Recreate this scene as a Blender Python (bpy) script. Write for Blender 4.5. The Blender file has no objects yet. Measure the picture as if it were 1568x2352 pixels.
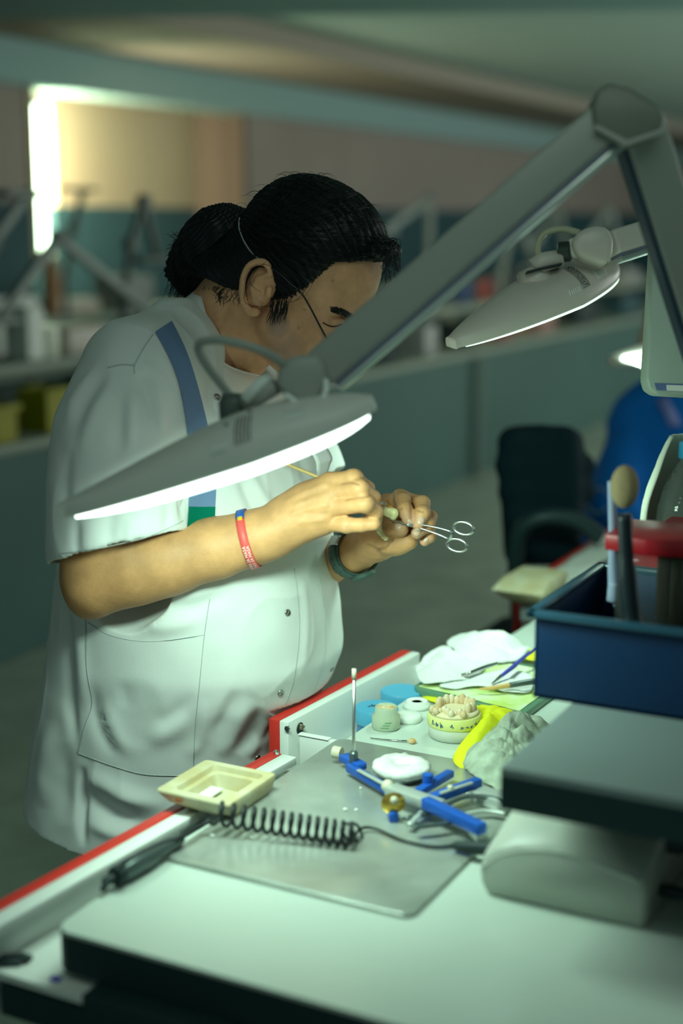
import bpy, bmesh, math, random
import numpy as np
from mathutils import Matrix, Vector
random.seed(7); rng = np.random.default_rng(7)
scn = bpy.context.scene
COL = scn.collection

# ---------------------------------------------------------------- camera, exposure, light
CAMH = 1.55; AZ = math.radians(27.5); PT = math.radians(11.4); FPX = 3300.0
fwd = np.array([math.cos(AZ)*math.cos(PT), math.sin(AZ)*math.cos(PT), -math.sin(PT)])
rgt = np.array([math.sin(AZ), -math.cos(AZ), 0.0]); upv = np.cross(rgt, fwd)
EYE = np.array([0, 0, CAMH])
cam_d = bpy.data.cameras.new('camera'); cam = bpy.data.objects.new('camera', cam_d); COL.objects.link(cam)
cam_d.sensor_fit = 'VERTICAL'; cam_d.sensor_height = 36.0; cam_d.sensor_width = 24.0
cam_d.lens = 36.0*FPX/2352.0
cam_d.clip_start = 0.05; cam_d.clip_end = 100
M = Matrix((rgt.tolist(), upv.tolist(), (-fwd).tolist())).transposed().to_4x4(); M.translation = EYE.tolist()
cam.matrix_world = M
cam_d.dof.use_dof = True; cam_d.dof.focus_distance = 2.06; cam_d.dof.aperture_fstop = 1.6; cam_d.dof.aperture_blades = 0
scn.camera = cam
scn.view_settings.view_transform = 'Standard'; scn.view_settings.look = 'None'
scn.view_settings.gamma = 1.0; scn.view_settings.exposure = 0.0; scn.view_settings.use_curve_mapping = False
scn.cycles.max_bounces = 8; scn.cycles.diffuse_bounces = 3; scn.cycles.glossy_bounces = 3
scn.cycles.caustics_reflective = False; scn.cycles.caustics_refractive = False
scn.cycles.sample_clamp_indirect = 3.0

world = bpy.data.worlds.new('world'); scn.world = world; world.use_nodes = True
bg = world.node_tree.nodes['Background']; bg.inputs[0].default_value = (0.42, 0.68, 0.62, 1); bg.inputs[1].default_value = 0.20

def area(name, loc, target, size, power, color, size_y=None):
    l = bpy.data.lights.new(name, 'AREA'); l.energy = power; l.color = color; l.size = size
    if size_y: l.shape = 'RECTANGLE'; l.size_y = size_y
    o = bpy.data.objects.new(name, l); COL.objects.link(o); o.location = loc
    o.rotation_euler = (Vector(target)-Vector(loc)).to_track_quat('-Z', 'Y').to_euler()
    return o
# daylight coming in through the side window into the far bay
area('bay_daylight', (7.40, 6.14, 1.9), (9.2, 6.25, 1.7), 0.35, 66, (1.0, 0.88, 0.58), 0.9)
# added soft fill from behind the camera, no window known there
area('camera_side_fill', (-2.8, 1.0, 2.2), (3.0, 2.0, 1.0), 3.0, 3.5, (0.75, 1.0, 0.92), 1.6)
# added dim fill from above for lamp head, shoulders and worktop
area('overhead_fill', (0.7, 0.1, 2.70), (1.1, 0.4, 0.8), 1.2, 8, (0.80, 1.0, 0.88))
# added off-frame fill for the far hall, standing in for unseen windows
area('far_hall_fill', (12.0, -2.0, 1.7), (12.0, 6.0, 1.5), 15.0, 250, (0.88, 0.94, 0.86), 1.7)

# ---------------------------------------------------------------- helpers
def ray(x, y): return fwd + rgt*(x-784)/FPX - upv*(y-1176)/FPX
def P(x, y, d): return EYE + ray(x, y)*d
def PZ(x, y, z):
    q = ray(x, y); return EYE + q*((z-CAMH)/q[2])
def PX(x, y, X):
    q = ray(x, y); return EYE + q*(X/q[0])
def PY(x, y, Y):
    q = ray(x, y); return EYE + q*(Y/q[1])
def A(*v): return np.array(v, float)
def nrm(v): v = np.asarray(v, float); return v/np.linalg.norm(v)
def to_px(V):
    d = V-EYE; D = d@fwd; return np.stack([784+FPX*(d@rgt)/D, 1176-FPX*(d@upv)/D], 1), D

MATS = {}
def mat(name, color, rough=0.5, metal=0.0, bump=0.0, bscale=60, var=0.0, vscale=8, emit=None, estr=1.0, trans=0.0, ior=1.45,
        alpha=1.0, vcol=None, coat=0.0, spec=0.5, stretch=None, var2=None, sheen=0.0, thin=False, sss=0.0):
    if name in MATS: return MATS[name]
    m = bpy.data.materials.new(name); m.use_nodes = True; nt = m.node_tree; N = nt.nodes; L = nt.links
    b = N['Principled BSDF']; b.inputs['Base Color'].default_value = (*color, 1)
    b.inputs['Roughness'].default_value = rough; b.inputs['Metallic'].default_value = metal
    b.inputs['IOR'].default_value = ior; b.inputs['Transmission Weight'].default_value = trans
    b.inputs['Alpha'].default_value = alpha; b.inputs['Coat Weight'].default_value = coat
    b.inputs['Specular IOR Level'].default_value = spec; b.inputs['Sheen Weight'].default_value = sheen
    if sss: b.inputs['Subsurface Weight'].default_value = sss; b.inputs['Subsurface Radius'].default_value = (0.012, 0.005, 0.003); b.inputs['Subsurface Scale'].default_value = 1.0
    tc = N.new('ShaderNodeTexCoord'); src = tc.outputs['Object']
    if stretch:
        mp = N.new('ShaderNodeMapping'); mp.inputs['Scale'].default_value = stretch; L.new(src, mp.inputs[0]); src = mp.outputs[0]
    if vcol:
        at = N.new('ShaderNodeAttribute'); at.attribute_name = vcol; L.new(at.outputs['Color'], b.inputs['Base Color'])
        base = at.outputs['Color']
    else: base = None
    if var:
        n = N.new('ShaderNodeTexNoise'); n.inputs['Scale'].default_value = vscale; n.inputs['Detail'].default_value = 4; L.new(src, n.inputs['Vector'])
        mx = N.new('ShaderNodeMix'); mx.data_type = 'RGBA'
        rp = N.new('ShaderNodeMapRange'); rp.inputs[1].default_value = 0.35; rp.inputs[2].default_value = 0.65
        L.new(n.outputs[0], rp.inputs[0])
        if var2:
            L.new(rp.outputs[0], mx.inputs[0])
            mx.inputs[6].default_value = (*color, 1); mx.inputs[7].default_value = (*var2, 1)
            if base: L.new(base, mx.inputs[6])
        else:
            mx.blend_type = 'MULTIPLY'; mx.inputs[0].default_value = 1.0
            rp.inputs[3].default_value = 1-var; rp.inputs[4].default_value = 1+var*0.4
            mx.inputs[6].default_value = (*color, 1)
            if base: L.new(base, mx.inputs[6])
            L.new(rp.outputs[0], mx.inputs[7])
        L.new(mx.outputs[2], b.inputs['Base Color'])
    if bump:
        n2 = N.new('ShaderNodeTexNoise'); n2.inputs['Scale'].default_value = bscale; n2.inputs['Detail'].default_value = 3; L.new(src, n2.inputs['Vector'])
        bp = N.new('ShaderNodeBump'); bp.inputs['Strength'].default_value = bump; bp.inputs['Distance'].default_value = 0.002
        L.new(n2.outputs[0], bp.inputs['Height']); L.new(bp.outputs[0], b.inputs['Normal'])
    if emit:
        b.inputs['Emission Color'].default_value = (*emit, 1); b.inputs['Emission Strength'].default_value = estr
    MATS[name] = m; return m

ORG = {}
def thing(name, label, cat, loc=(0, 0, 0), group=None):
    o = bpy.data.objects.new(name, None); COL.objects.link(o); o.location = loc; o.empty_display_size = 0.05
    ORG[o.name] = A(*loc); tag(o, label, cat, group); return o
def tag(o, label=None, cat=None, group=None, kind=None):
    if label: o['label'] = label
    if cat: o['category'] = cat
    if group: o['group'] = group
    if kind: o['kind'] = kind
    return o
def mk(name, V, F, m, parent=None, smooth=True, vcol=None, mats=None, fmat=None):
    V = np.asarray(V, float)
    if parent is not None: org = ORG[parent.name]
    else: org = A((V[:, 0].min()+V[:, 0].max())/2, (V[:, 1].min()+V[:, 1].max())/2, V[:, 2].min())
    me = bpy.data.meshes.new(name)
    if isinstance(F, np.ndarray) and len(F):
        k = F.shape[1]; me.vertices.add(len(V)); me.vertices.foreach_set('co', (V-org).astype(np.float32).ravel())
        me.loops.add(F.size); me.loops.foreach_set('vertex_index', F.astype(np.int32).ravel())
        me.polygons.add(len(F)); me.polygons.foreach_set('loop_start', np.arange(0, F.size, k, dtype=np.int32)); me.polygons.foreach_set('loop_total', np.full(len(F), k, np.int32))
        me.update(calc_edges=True)
    else: me.from_pydata((V-org).tolist(), [], F)
    for q in (mats or [m]): me.materials.append(q)
    if smooth is True: me.polygons.foreach_set('use_smooth', [True]*len(me.polygons))
    if fmat is not None: me.polygons.foreach_set('material_index', np.asarray(fmat, np.int32))
    if vcol is not None:
        at = me.color_attributes.new('col', 'FLOAT_COLOR', 'POINT')
        at.data.foreach_set('color', np.concatenate([vcol, np.ones((len(V), 1))], 1).astype(np.float32).ravel())
    o = bpy.data.objects.new(name, me); COL.objects.link(o)
    if smooth == 'auto':
        me.polygons.foreach_set('use_smooth', [True]*len(me.polygons)); me.set_sharp_from_angle(angle=math.radians(38))
    if parent is not None:
        o.parent = parent; ORG[o.name] = org
    else:
        o.location = org.tolist(); ORG[o.name] = org
    return o

class MB:
    """collects closed pieces of ONE part"""
    def __init__(s): s.V = []; s.F = []; s.n = 0; s.mi = []; s.cm = 0
    def add(s, V, F):
        s.V.append(np.asarray(V, float)); s.F += [[i+s.n for i in f] for f in F]; s.mi += [s.cm]*len(F); s.n += len(V); return s
    def bm(s, bm):
        bm.verts.ensure_lookup_table()
        for i, v in enumerate(bm.verts): v.index = i
        s.add([v.co[:] for v in bm.verts], [[v.index for v in f.verts] for f in bm.faces]); bm.free(); return s
    def box(s, c, size, R=None, bev=0.0, seg=2):
        bm = bmesh.new(); bmesh.ops.create_cube(bm, size=1.0)
        bmesh.ops.scale(bm, vec=Vector(size), verts=bm.verts)
        if bev > 0: bmesh.ops.bevel(bm, geom=bm.edges[:], offset=bev, segments=seg, affect='EDGES', profile=0.5)
        T = (Matrix(np.array(R).T.tolist()).to_4x4() if R is not None else Matrix()); T.translation = Vector(tuple(float(q) for q in c))
        bmesh.ops.transform(bm, matrix=T, verts=bm.verts); return s.bm(bm)
    def tube(s, pts, r, n=10, cap=True, closed=False, flat=None):
        pts = np.asarray(pts, float); K = len(pts); r = np.full(K, r) if np.isscalar(r) else np.asarray(r)
        if closed: T = np.roll(pts, -1, 0)-np.roll(pts, 1, 0)
        else: T = np.gradient(pts, axis=0)
        T /= np.linalg.norm(T, axis=1)[:, None]+1e-12
        ref = A(0, 0, 1) if abs(T[0][2]) < 0.9 else A(1, 0, 0)
        nn = nrm(np.cross(T[0], ref)); V = []
        for i in range(K):
            nn = nn-T[i]*(nn@T[i]); nn = nn/np.linalg.norm(nn); bb = np.cross(T[i], nn)
            for j in range(n):
                a = 2*math.pi*j/n; k2 = flat or 1.0
                V.append(pts[i]+r[i]*(math.cos(a)*nn+k2*math.sin(a)*bb))
        F = []
        for i in range(K if closed else K-1):
            i2 = (i+1) % K
            for j in range(n): F.append([i*n+j, i*n+(j+1) % n, i2*n+(j+1) % n, i2*n+j])
        if cap and not closed: F.append(list(range(n))[::-1]); F.append([(K-1)*n+j for j in range(n)])
        return s.add(V, F)
    def lathe(s, prof, c, n=32, R=None, sq=None):
        V = []; R = np.eye(3) if R is None else np.array(R)
        for (r, z) in prof:
            for j in range(n):
                a = 2*math.pi*j/n; V.append(A(*c)+(r*math.cos(a)*R[0]+r*math.sin(a)*R[1]+z*R[2]))
        F = []
        for i in range(len(prof)-1):
            for j in range(n): F.append([i*n+j, i*n+(j+1) % n, (i+1)*n+(j+1) % n, (i+1)*n+j])
        if prof[0][0] > 1e-5: F.append(list(range(n))[::-1])
        if prof[-1][0] > 1e-5: F.append([(len(prof)-1)*n+j for j in range(n)])
        return s.add(V, F)
    def prism(s, poly, o, ax, ay, az, h, bev=0.0, seg=2):
        bm = bmesh.new(); o, ax, ay, az = map(np.asarray, (o, ax, ay, az))
        vs = [bm.verts.new((o+ax*p[0]+ay*p[1]).tolist()) for p in poly]; f = bm.faces.new(vs)
        g = bmesh.ops.extrude_face_region(bm, geom=[f]); tv = [e for e in g['geom'] if isinstance(e, bmesh.types.BMVert)]
        bmesh.ops.translate(bm, vec=Vector((az*h).tolist()), verts=tv)
        if bev: bmesh.ops.bevel(bm, geom=[e for e in bm.edges], offset=bev, segments=seg, affect='EDGES', profile=0.5)
        bmesh.ops.recalc_face_normals(bm, faces=bm.faces[:]); return s.bm(bm)
    def ell(s, c, r, R=None, nu=14, nv=20):
        V = []; F = []; R = np.eye(3) if R is None else np.array(R)
        for i in range(nu+1):
            t = math.pi*i/nu
            for j in range(nv):
                a = 2*math.pi*j/nv; q = A(r[0]*math.sin(t)*math.cos(a), r[1]*math.sin(t)*math.sin(a), r[2]*math.cos(t))
                V.append(A(*c)+q@R)
        for i in range(nu):
            for j in range(nv): F.append([i*nv+j, (i+1)*nv+j, (i+1)*nv+(j+1) % nv, i*nv+(j+1) % nv])
        return s.add(V, F)
    def grid(s, G):
        G = np.asarray(G, float); a, b = G.shape[:2]
        return s.add(G.reshape(-1, 3), [[i*b+j, i*b+j+1, (i+1)*b+j+1, (i+1)*b+j] for i in range(a-1) for j in range(b-1)])
    def build(s, name, m, parent=None, smooth='auto', mats=None):
        return mk(name, np.concatenate(s.V), s.F, m, parent, smooth, mats=mats, fmat=s.mi if mats else None)

def spl(pts, n=40, closed=False):
    """Catmull-Rom through pts"""
    p = np.asarray(pts, float); K = len(p); out = []
    segs = K if closed else K-1
    for t in np.linspace(0, segs, n, endpoint=not closed):
        i = min(int(t), segs-1); u = t-i
        g = lambda k: p[k % K] if closed else p[min(max(k, 0), K-1)]
        a, b, c, d = g(i-1), g(i), g(i+1), g(i+2)
        out.append(0.5*((2*b)+(-a+c)*u+(2*a-5*b+4*c-d)*u*u+(-a+3*b-3*c+d)*u**3))
    return np.array(out)
def vnoise(P3, seed=0, freq=1.0):
    """smooth value noise on points (N,3) -> (N,) in -1..1"""
    q = P3*freq; i = np.floor(q).astype(np.int64); f = q-i; f = f*f*(3-2*f)
    def h(a, b, c):
        n = (a*73856093) ^ (b*19349663) ^ (c*83492791) ^ (seed*2654435761)
        n = (n ^ (n >> 13))*1274126177; n = n & 0x7fffffff; return (n % 100003)/50001.5-1
    r = 0
    for dx in (0, 1):
        for dy in (0, 1):
            for dz in (0, 1):
                w = (f[:, 0] if dx else 1-f[:, 0])*(f[:, 1] if dy else 1-f[:, 1])*(f[:, 2] if dz else 1-f[:, 2])
                r = r+w*h(i[:, 0]+dx, i[:, 1]+dy, i[:, 2]+dz)
    return r

# ---------------------------------------------------------------- organic volumes -> one skin
class SDF:
    def __init__(s, lo, hi, h):
        s.lo = np.array(lo, float); s.h = h; s.n = np.ceil((np.array(hi)-s.lo)/h).astype(int)+1
        s.D = np.full(s.n, 0.2, np.float32)
    def region(s, lo, hi, pad):
        a = np.clip(np.floor((np.array(lo)-pad-s.lo)/s.h).astype(int), 0, s.n); b = np.clip(np.ceil((np.array(hi)+pad-s.lo)/s.h).astype(int)+1, 0, s.n)
        if (b <= a).any(): return None
        ax = [(s.lo[k]+s.h*np.arange(a[k], b[k])).astype(np.float32) for k in range(3)]
        X = np.meshgrid(*ax, indexing='ij', sparse=True)
        return tuple(slice(a[k], b[k]) for k in range(3)), X
    def comb(s, sl, d, k, sub):
        D = s.D[sl]
        if sub:
            d = -d
            if k > 0: hh = np.maximum(k-np.abs(D-d), 0)/k; s.D[sl] = np.maximum(D, d)+hh*hh*k*0.25
            else: s.D[sl] = np.maximum(D, d)
        else:
            if k > 0: hh = np.maximum(k-np.abs(D-d), 0)/k; s.D[sl] = np.minimum(D, d)-hh*hh*k*0.25
            else: s.D[sl] = np.minimum(D, d)
    def cone(s, p0, p1, r0, r1, k=0.01, sub=False):
        p0 = np.array(p0, float); p1 = np.array(p1, float); rm = max(r0, r1)
        q = s.region(np.minimum(p0, p1)-rm, np.maximum(p0, p1)+rm, k+4*s.h)
        if q is None: return
        sl, X = q; v = p1-p0; L2 = float(v@v)+1e-12
        d0 = [X[i]-p0[i] for i in range(3)]
        t = np.clip((d0[0]*v[0]+d0[1]*v[1]+d0[2]*v[2])/L2, 0, 1)
        d = np.sqrt(sum((d0[i]-t*v[i])**2 for i in range(3)))-(r0+(r1-r0)*t)
        s.comb(sl, d.astype(np.float32), k, sub)
    def chain(s, pts, rs, k=0.01, sub=False):
        for i in range(len(pts)-1): s.cone(pts[i], pts[i+1], rs[i], rs[i+1], k, sub)
    def ell(s, c, r, R=None, k=0.01, sub=False):
        c = np.array(c, float); r = np.array(r, float); R = np.eye(3) if R is None else np.array(R)
        e = np.sqrt(((R*r[:, None])**2).sum(0))
        q = s.region(c-e, c+e, k+4*s.h)
        if q is None: return
        sl, X = q; d0 = [X[i]-c[i] for i in range(3)]
        l = [R[j][0]*d0[0]+R[j][1]*d0[1]+R[j][2]*d0[2] for j in range(3)]
        k0 = np.sqrt(sum((l[j]/r[j])**2 for j in range(3))); k1 = np.sqrt(sum((l[j]/r[j]**2)**2 for j in range(3)))+1e-9
        s.comb(sl, (k0*(k0-1)/k1).astype(np.float32), k, sub)
    def stack(s, rings, k=0.02, pw=2.0):
        """rings: (z, cx, cy, ax, ay) with z descending or ascending"""
        R = np.array(sorted(rings)); 
        q = s.region((R[:, 1]-R[:, 3]).min()*np.ones(3)*0+[(R[:, 1]-R[:, 3]).min(), (R[:, 2]-R[:, 4]).min(), R[0, 0]], [(R[:, 1]+R[:, 3]).max(), (R[:, 2]+R[:, 4]).max(), R[-1, 0]], k+4*s.h)
        sl, X = q; z = X[2].ravel()
        def smooth_interp(col):
            v = np.interp(z, R[:, 0], R[:, col]); 
            w = max(3, int(0.03/s.h)); ker = np.hanning(w+2)[1:-1]; ker /= ker.sum()
            return np.convolve(np.pad(v, w//2, mode='edge'), ker, 'same')[w//2:w//2+len(v)].astype(np.float32)
        cx, cy, ax, ay = [smooth_interp(c)[None, None, :] for c in (1, 2, 3, 4)]
        u = np.abs(X[0]-cx)/ax; v = np.abs(X[1]-cy)/ay
        m = (u**pw+v**pw)**(1/pw)
        d = (m-1)*np.minimum(ax, ay)
        zc = np.maximum(R[0, 0]-z, z-R[-1, 0])[None, None, :]
        s.comb(sl, np.maximum(d, zc).astype(np.float32), k, False)
    def half(s, p, n, lo, hi, k=0.0):
        """cut away the part beyond plane inside box lo..hi"""
        q = s.region(lo, hi, 0)
        sl, X = q; n = nrm(n); d = (X[0]-p[0])*n[0]+(X[1]-p[1])*n[1]+(X[2]-p[2])*n[2]
        s.comb(sl, (-d).astype(np.float32), k, True)
    def mesh(s):
        D = s.D; S = D < 0; n = np.array(D.shape)-1
        cnt = np.zeros(n, np.uint8)
        for dx in (0, 1):
            for dy in (0, 1):
                for dz in (0, 1): cnt += S[dx:dx+n[0], dy:dy+n[1], dz:dz+n[2]]
        act = (cnt > 0) & (cnt < 8); idx = np.argwhere(act); ids = np.full(n, -1, np.int32); ids[act] = np.arange(len(idx))
        cor = {}
        for dx in (0, 1):
            for dy in (0, 1):
                for dz in (0, 1): cor[dx, dy, dz] = D[idx[:, 0]+dx, idx[:, 1]+dy, idx[:, 2]+dz].astype(float)
        acc = np.zeros((len(idx), 3)); c = np.zeros(len(idx))
        for a in cor:
            for ax in range(3):
                if a[ax] == 0:
                    b = list(a); b[ax] = 1; b = tuple(b); va, vb = cor[a], cor[b]; m = (va < 0) != (vb < 0)
                    t = np.where(m, va/(va-vb+1e-20), 0); pt = np.tile(np.array(a, float), (len(idx), 1)); pt[:, ax] = t
                    acc += pt*m[:, None]; c += m
        V = s.lo+(idx+acc/c[:, None])*s.h
        Fs = []
        for ax in range(3):
            sh = list(D.shape); a = [slice(None)]*3; b = [slice(None)]*3; a[ax] = slice(0, -1); b[ax] = slice(1, None)
            e = S[tuple(a)] != S[tuple(b)]
            o1, o2 = (ax+1) % 3, (ax+2) % 3
            E = np.argwhere(e); E = E[(E[:, o1] > 0) & (E[:, o2] > 0) & (E[:, o1] < n[o1]) & (E[:, o2] < n[o2])]
            fl = S[E[:, 0], E[:, 1], E[:, 2]]
            def cid(d1, d2):
                q = E.copy(); q[:, o1] -= d1; q[:, o2] -= d2; return ids[q[:, 0], q[:, 1], q[:, 2]]
            Q = np.stack([cid(1, 1), cid(0, 1), cid(0, 0), cid(1, 0)], 1)
            Q[~fl] = Q[~fl][:, ::-1]; Fs.append(Q)
        F = np.concatenate(Fs); return V, F
def relax(V, F, it=2, lam=0.5):
    for _ in range(it):
        acc = np.zeros_like(V); c = np.zeros(len(V))
        for k in range(4):
            a = F[:, k]; b = F[:, (k+1) % 4]
            for ax in range(3): acc[:, ax] += np.bincount(a, V[b, ax], len(V))+np.bincount(b, V[a, ax], len(V))
            c += np.bincount(a, minlength=len(V))+np.bincount(b, minlength=len(V))
        V = V+(acc/c[:, None]-V)*lam
    return V
def vnormals(V, F):
    fn = np.cross(V[F[:, 2]]-V[F[:, 0]], V[F[:, 3]]-V[F[:, 1]]); N = np.zeros_like(V)
    for k in range(4):
        for ax in range(3): N[:, ax] += np.bincount(F[:, k], fn[:, ax], len(V))
    return N/(np.linalg.norm(N, axis=1)[:, None]+1e-12)
def polydist(pts, poly):
    """distance of 2D points to polyline and param along it"""
    poly = np.asarray(poly, float); best = np.full(len(pts), 1e9); bt = np.zeros(len(pts)); K = len(poly)-1
    for i in range(K):
        a, b = poly[i], poly[i+1]; v = b-a; t = np.clip(((pts-a)@v)/(v@v), 0, 1); d = np.linalg.norm(pts-(a+t[:, None]*v), axis=1)
        m = d < best; best[m] = d[m]; bt[m] = (i+t[m])/K
    return best, bt
def inpoly(pts, poly):
    poly = np.asarray(poly, float); c = np.zeros(len(pts), bool); x, y = pts[:, 0], pts[:, 1]; j = len(poly)-1
    for i in range(len(poly)):
        xi, yi = poly[i]; xj, yj = poly[j]
        c ^= ((yi > y) != (yj > y)) & (x < (xj-xi)*(y-yi)/(yj-yi+1e-12)+xi); j = i
    return c
from mathutils.bvhtree import BVHTree
def bvh(o):
    me = o.data; org = ORG[o.name]
    co = np.empty(len(me.vertices)*3, np.float32); me.vertices.foreach_get('co', co); co = co.reshape(-1, 3)+org
    return BVHTree.FromPolygons(co.tolist(), [tuple(p.vertices) for p in me.polygons])
def hit(bv, x, y, off=0.0):
    q = Vector(nrm(ray(x, y)).tolist()); loc, nn, i, d = bv.ray_cast(Vector(EYE.tolist()), q)
    if loc is None: return None, None
    nn = A(*nn); 
    if nn@A(*q) > 0: nn = -nn
    return A(*loc)+nn*off, nn
# ================================================================= the room
def struct(o, label=None): o['kind'] = 'structure'; return o
m_wall = mat('plaster_wall', (0.35, 0.31, 0.275), 0.9, spec=0.1, var=0.06, vscale=1.5)
m_dado = mat('teal_dado', (0.030, 0.085, 0.10), 0.6, spec=0.3, var=0.08, vscale=2)
m_ceil = mat('ceiling_paint', (0.46, 0.60, 0.56), 0.95, spec=0.05, var=0.04, vscale=1)
m_beam = mat('beam_paint', (0.30, 0.46, 0.45), 0.95, spec=0.05)
m_niche = mat('warm_wall', (0.46, 0.40, 0.27), 0.9, spec=0.1, var=0.05, vscale=1.2)
m_floor = mat('terrazzo_floor', (0.40, 0.47, 0.38), 0.5, spec=0.35, var=0.18, vscale=6)
def slab(name, lo, hi, m, label=None):
    lo, hi = A(*lo), A(*hi); o = MB().box((lo+hi)/2, hi-lo).build(name, m, None, False); return struct(o)
slab('floor', (-3, -4, -0.1), (27, 8, 0), m_floor)
slab('ceiling', (-3, -4, 2.75), (27, 4.7, 2.95), m_ceil)
slab('ceiling', (-3, 4.7, 2.62), (27, 8, 2.95), mat('ceiling_paint_warm', (0.34, 0.31, 0.26), 0.95, spec=0.05))
wl_ = MB(); wl_.box((3.6, 6.0, 2.15), (7.12, 0.2, 0.96)); wl_.box((18.35, 6.0, 2.15), (17.3, 0.2, 0.96)); o = wl_.build('wall_left', m_wall, None, False); struct(o)
wl_ = MB(); wl_.box((3.6, 5.99, 0.835), (7.12, 0.22, 1.67)); wl_.box((18.35, 5.99, 0.835), (17.3, 0.22, 1.67)); struct(wl_.build('trim_1', m_dado, None, False))
slab('trim_2', (-3, 5.82, 2.36), (27, 6.1, 2.62), m_beam)                     # longitudinal beam
nb = MB(); nb.box((9.42, 6.38, 1.99), (2.94, 0.1, 1.3)); struct(MB().box((9.735, 6.16, 2.0), (0.07, 0.52, 1.5)).build('wall_reveal', mat('reveal_wall_shaded', (0.13, 0.105, 0.085), .9), None, False))  # side wall is a darker copy, its shade put into the colour
nb.box((7.5, 6.38, 2.54), (0.8, 0.1, 0.3)); nb.box((7.22, 6.16, 2.0), (0.06, 0.52, 1.5)); struct(nb.build('wall_back', m_niche, None, False))
slab('trim_3', (7.92, 6.32, 0), (11.0, 6.46, 1.66), m_dado); slab('trim_6', (7.1, 6.32, 0), (7.92, 6.46, 1.30), m_dado)
# the window of the bay: a narrow daylight pane in a reveal
wn = MB().box((7.64, 6.40, 1.84), (0.60, 0.02, 0.96)).build('window_1', mat('daylight_pane', (0.8, 0.9, 0.8), 0.5, emit=(0.62, 1.0, 0.72), estr=9.0), None, False); struct(wn)
fr = MB(); fr.box((7.955, 6.36, 1.84), (0.03, 0.08, 1.04)); fr.box((7.62, 6.36, 1.34), (0.60, 0.06, 0.035)); fr.build('window_frame', mat('cream_frame', (0.62, 0.55, 0.33), 0.6), wn, False)
struct(MB().box((26.2, 2, 1.4), (0.2, 12, 2.9)).build('wall_far', m_wall, None, False))
slab('trim_5', (26.0, -4, 0), (26.1, 8, 1.67), m_dado)
# cross beam overhead
p0, p1 = PZ(-500, 50, 2.5), PZ(2000, 18, 2.5); nb = MB(); nb.prism([(0, 0), (1, 0), (1, 1), (0, 1)], p0, p1-p0, A(-2.2, -0.4, 0), A(0, 0, 1), 0.249); struct(nb.build('trim_4', m_beam, None, False))

# ================================================================= second row of benches behind
m_pale = mat('pale_laminate', (0.27, 0.32, 0.26), 0.45, spec=0.4); m_panel = mat('teal_panel', (0.062, 0.135, 0.122), 0.5, spec=0.3, var=0.12, vscale=1.2)
m_greyp = mat('grey_plastic', (0.42, 0.43, 0.42), 0.5); m_dark = mat('dark_cabinet', (0.010, 0.034, 0.036), 0.6, spec=0.3); m_boxblk = mat('dark_box', (0.012, 0.028, 0.03), 0.6)
m_yelb = mat('yellow_plastic', (0.26, 0.25, 0.0), 0.5); m_pink = mat('dusty_pink', (0.36, 0.20, 0.17), 0.6); m_dblue = mat('dark_blue_box', (0.015, 0.05, 0.14), 0.6); m_redb = mat('dark_red_box', (0.26, 0.05, 0.05), 0.6)
m_wpap = mat('white_paper', (0.80, 0.84, 0.78), 0.7, spec=0.2)
m_upr = mat('upright_grey', (0.085, 0.135, 0.12), 0.5)
def row_bench(Y, x0, x1, depth, label, zs=1.03, dy=0.26):
    t = thing('workbench', label, 'workbench', ((x0+x1)/2, Y+depth/2, 0))
    MB().box(((x0+x1)/2, Y+depth/2, 0.775), (x1-x0, depth, 0.035), bev=0.004).build('worktop', m_pale, t)
    MB().box(((x0+x1)/2, Y+depth/2+0.02, 0.38), (x1-x0-0.04, depth-0.06, 0.752)).build('front_panel', m_panel, t, False)
    MB().box(((x0+x1)/2, Y+dy+0.15, zs-0.018), (x1-x0, 0.30, 0.036), bev=0.004).build('raised_shelf', m_pale, t)
    n = int((x1-x0)/1.3)
    for i in range(n+1):
        x = x0+0.1+i*(x1-x0-0.2)/n; MB().box((x, Y+dy+0.27, (zs-0.036+0.7925)/2), (0.03, 0.04, zs-0.036-0.7935)).build('shelf_support', m_pale, t, False)
    for x in (5.9, 8.2):
        if x0 < x < x1: MB().box((x, Y+0.012, 0.38), (0.07, 0.010, 0.74)).build('upright', m_upr, t, False)
    return t
row_bench(3.30, 2.2, 17.0, 0.75, 'long teal-fronted workbench with a pale raised shelf, behind the standing person')
row_bench(4.85, 4.2, 14.0, 0.65, 'long pale workbench farthest back, in front of the bright bay')
def small(name, label, cat, c, size, m, rot=0.0, group=None, bev=0.01):
    R = np.array([[math.cos(rot), math.sin(rot), 0], [-math.sin(rot), math.cos(rot), 0], [0, 0, 1]])
    o = MB().box((c[0], c[1], c[2]+size[2]/2), size, R, bev=bev).build(name, m); return tag(o, label, cat, group)
def bpx(px, py, Y, z0):   # a spot on a shelf of height z0 along the row Y, under pixel column px
    q = PY(px, py, Y); return (q[0], Y, z0)
# bins and boxes on the lower deck of the second bench (deck top 0.7935) and on its raised shelf (1.03)
def bin_open(name, label, cat, c, size, m, group=None):
    t = thing(name, label, cat, (c[0], c[1], c[2]), group); x, y, z = c; a, b, h = size; mb = MB(); w = 0.006
    mb.box((x, y, z+w/2), (a, b, w)); mb.box((x, y-b/2+w/2, z+h/2), (a, w, h)); mb.box((x, y+b/2-w/2, z+h/2), (a, w, h)); mb.box((x-a/2+w/2, y, z+h/2), (w, b, h)); mb.box((x+a/2-w/2, y, z+h/2), (w, b, h)); mb.build('bin_body', m, t, False)
    mb = MB(); mb.box((x, y-b/2-0.006, z+h-0.012), (a+0.03, 0.012, 0.024), bev=0.003); mb.build('rim', m, t); return t
bin_open('storage_bin', 'bright yellow plastic bin under the shelf at the left edge', 'bin', bpx(106, 900, 3.42, 0.7935), (0.17, 0.14, 0.16), m_yelb)
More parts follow.
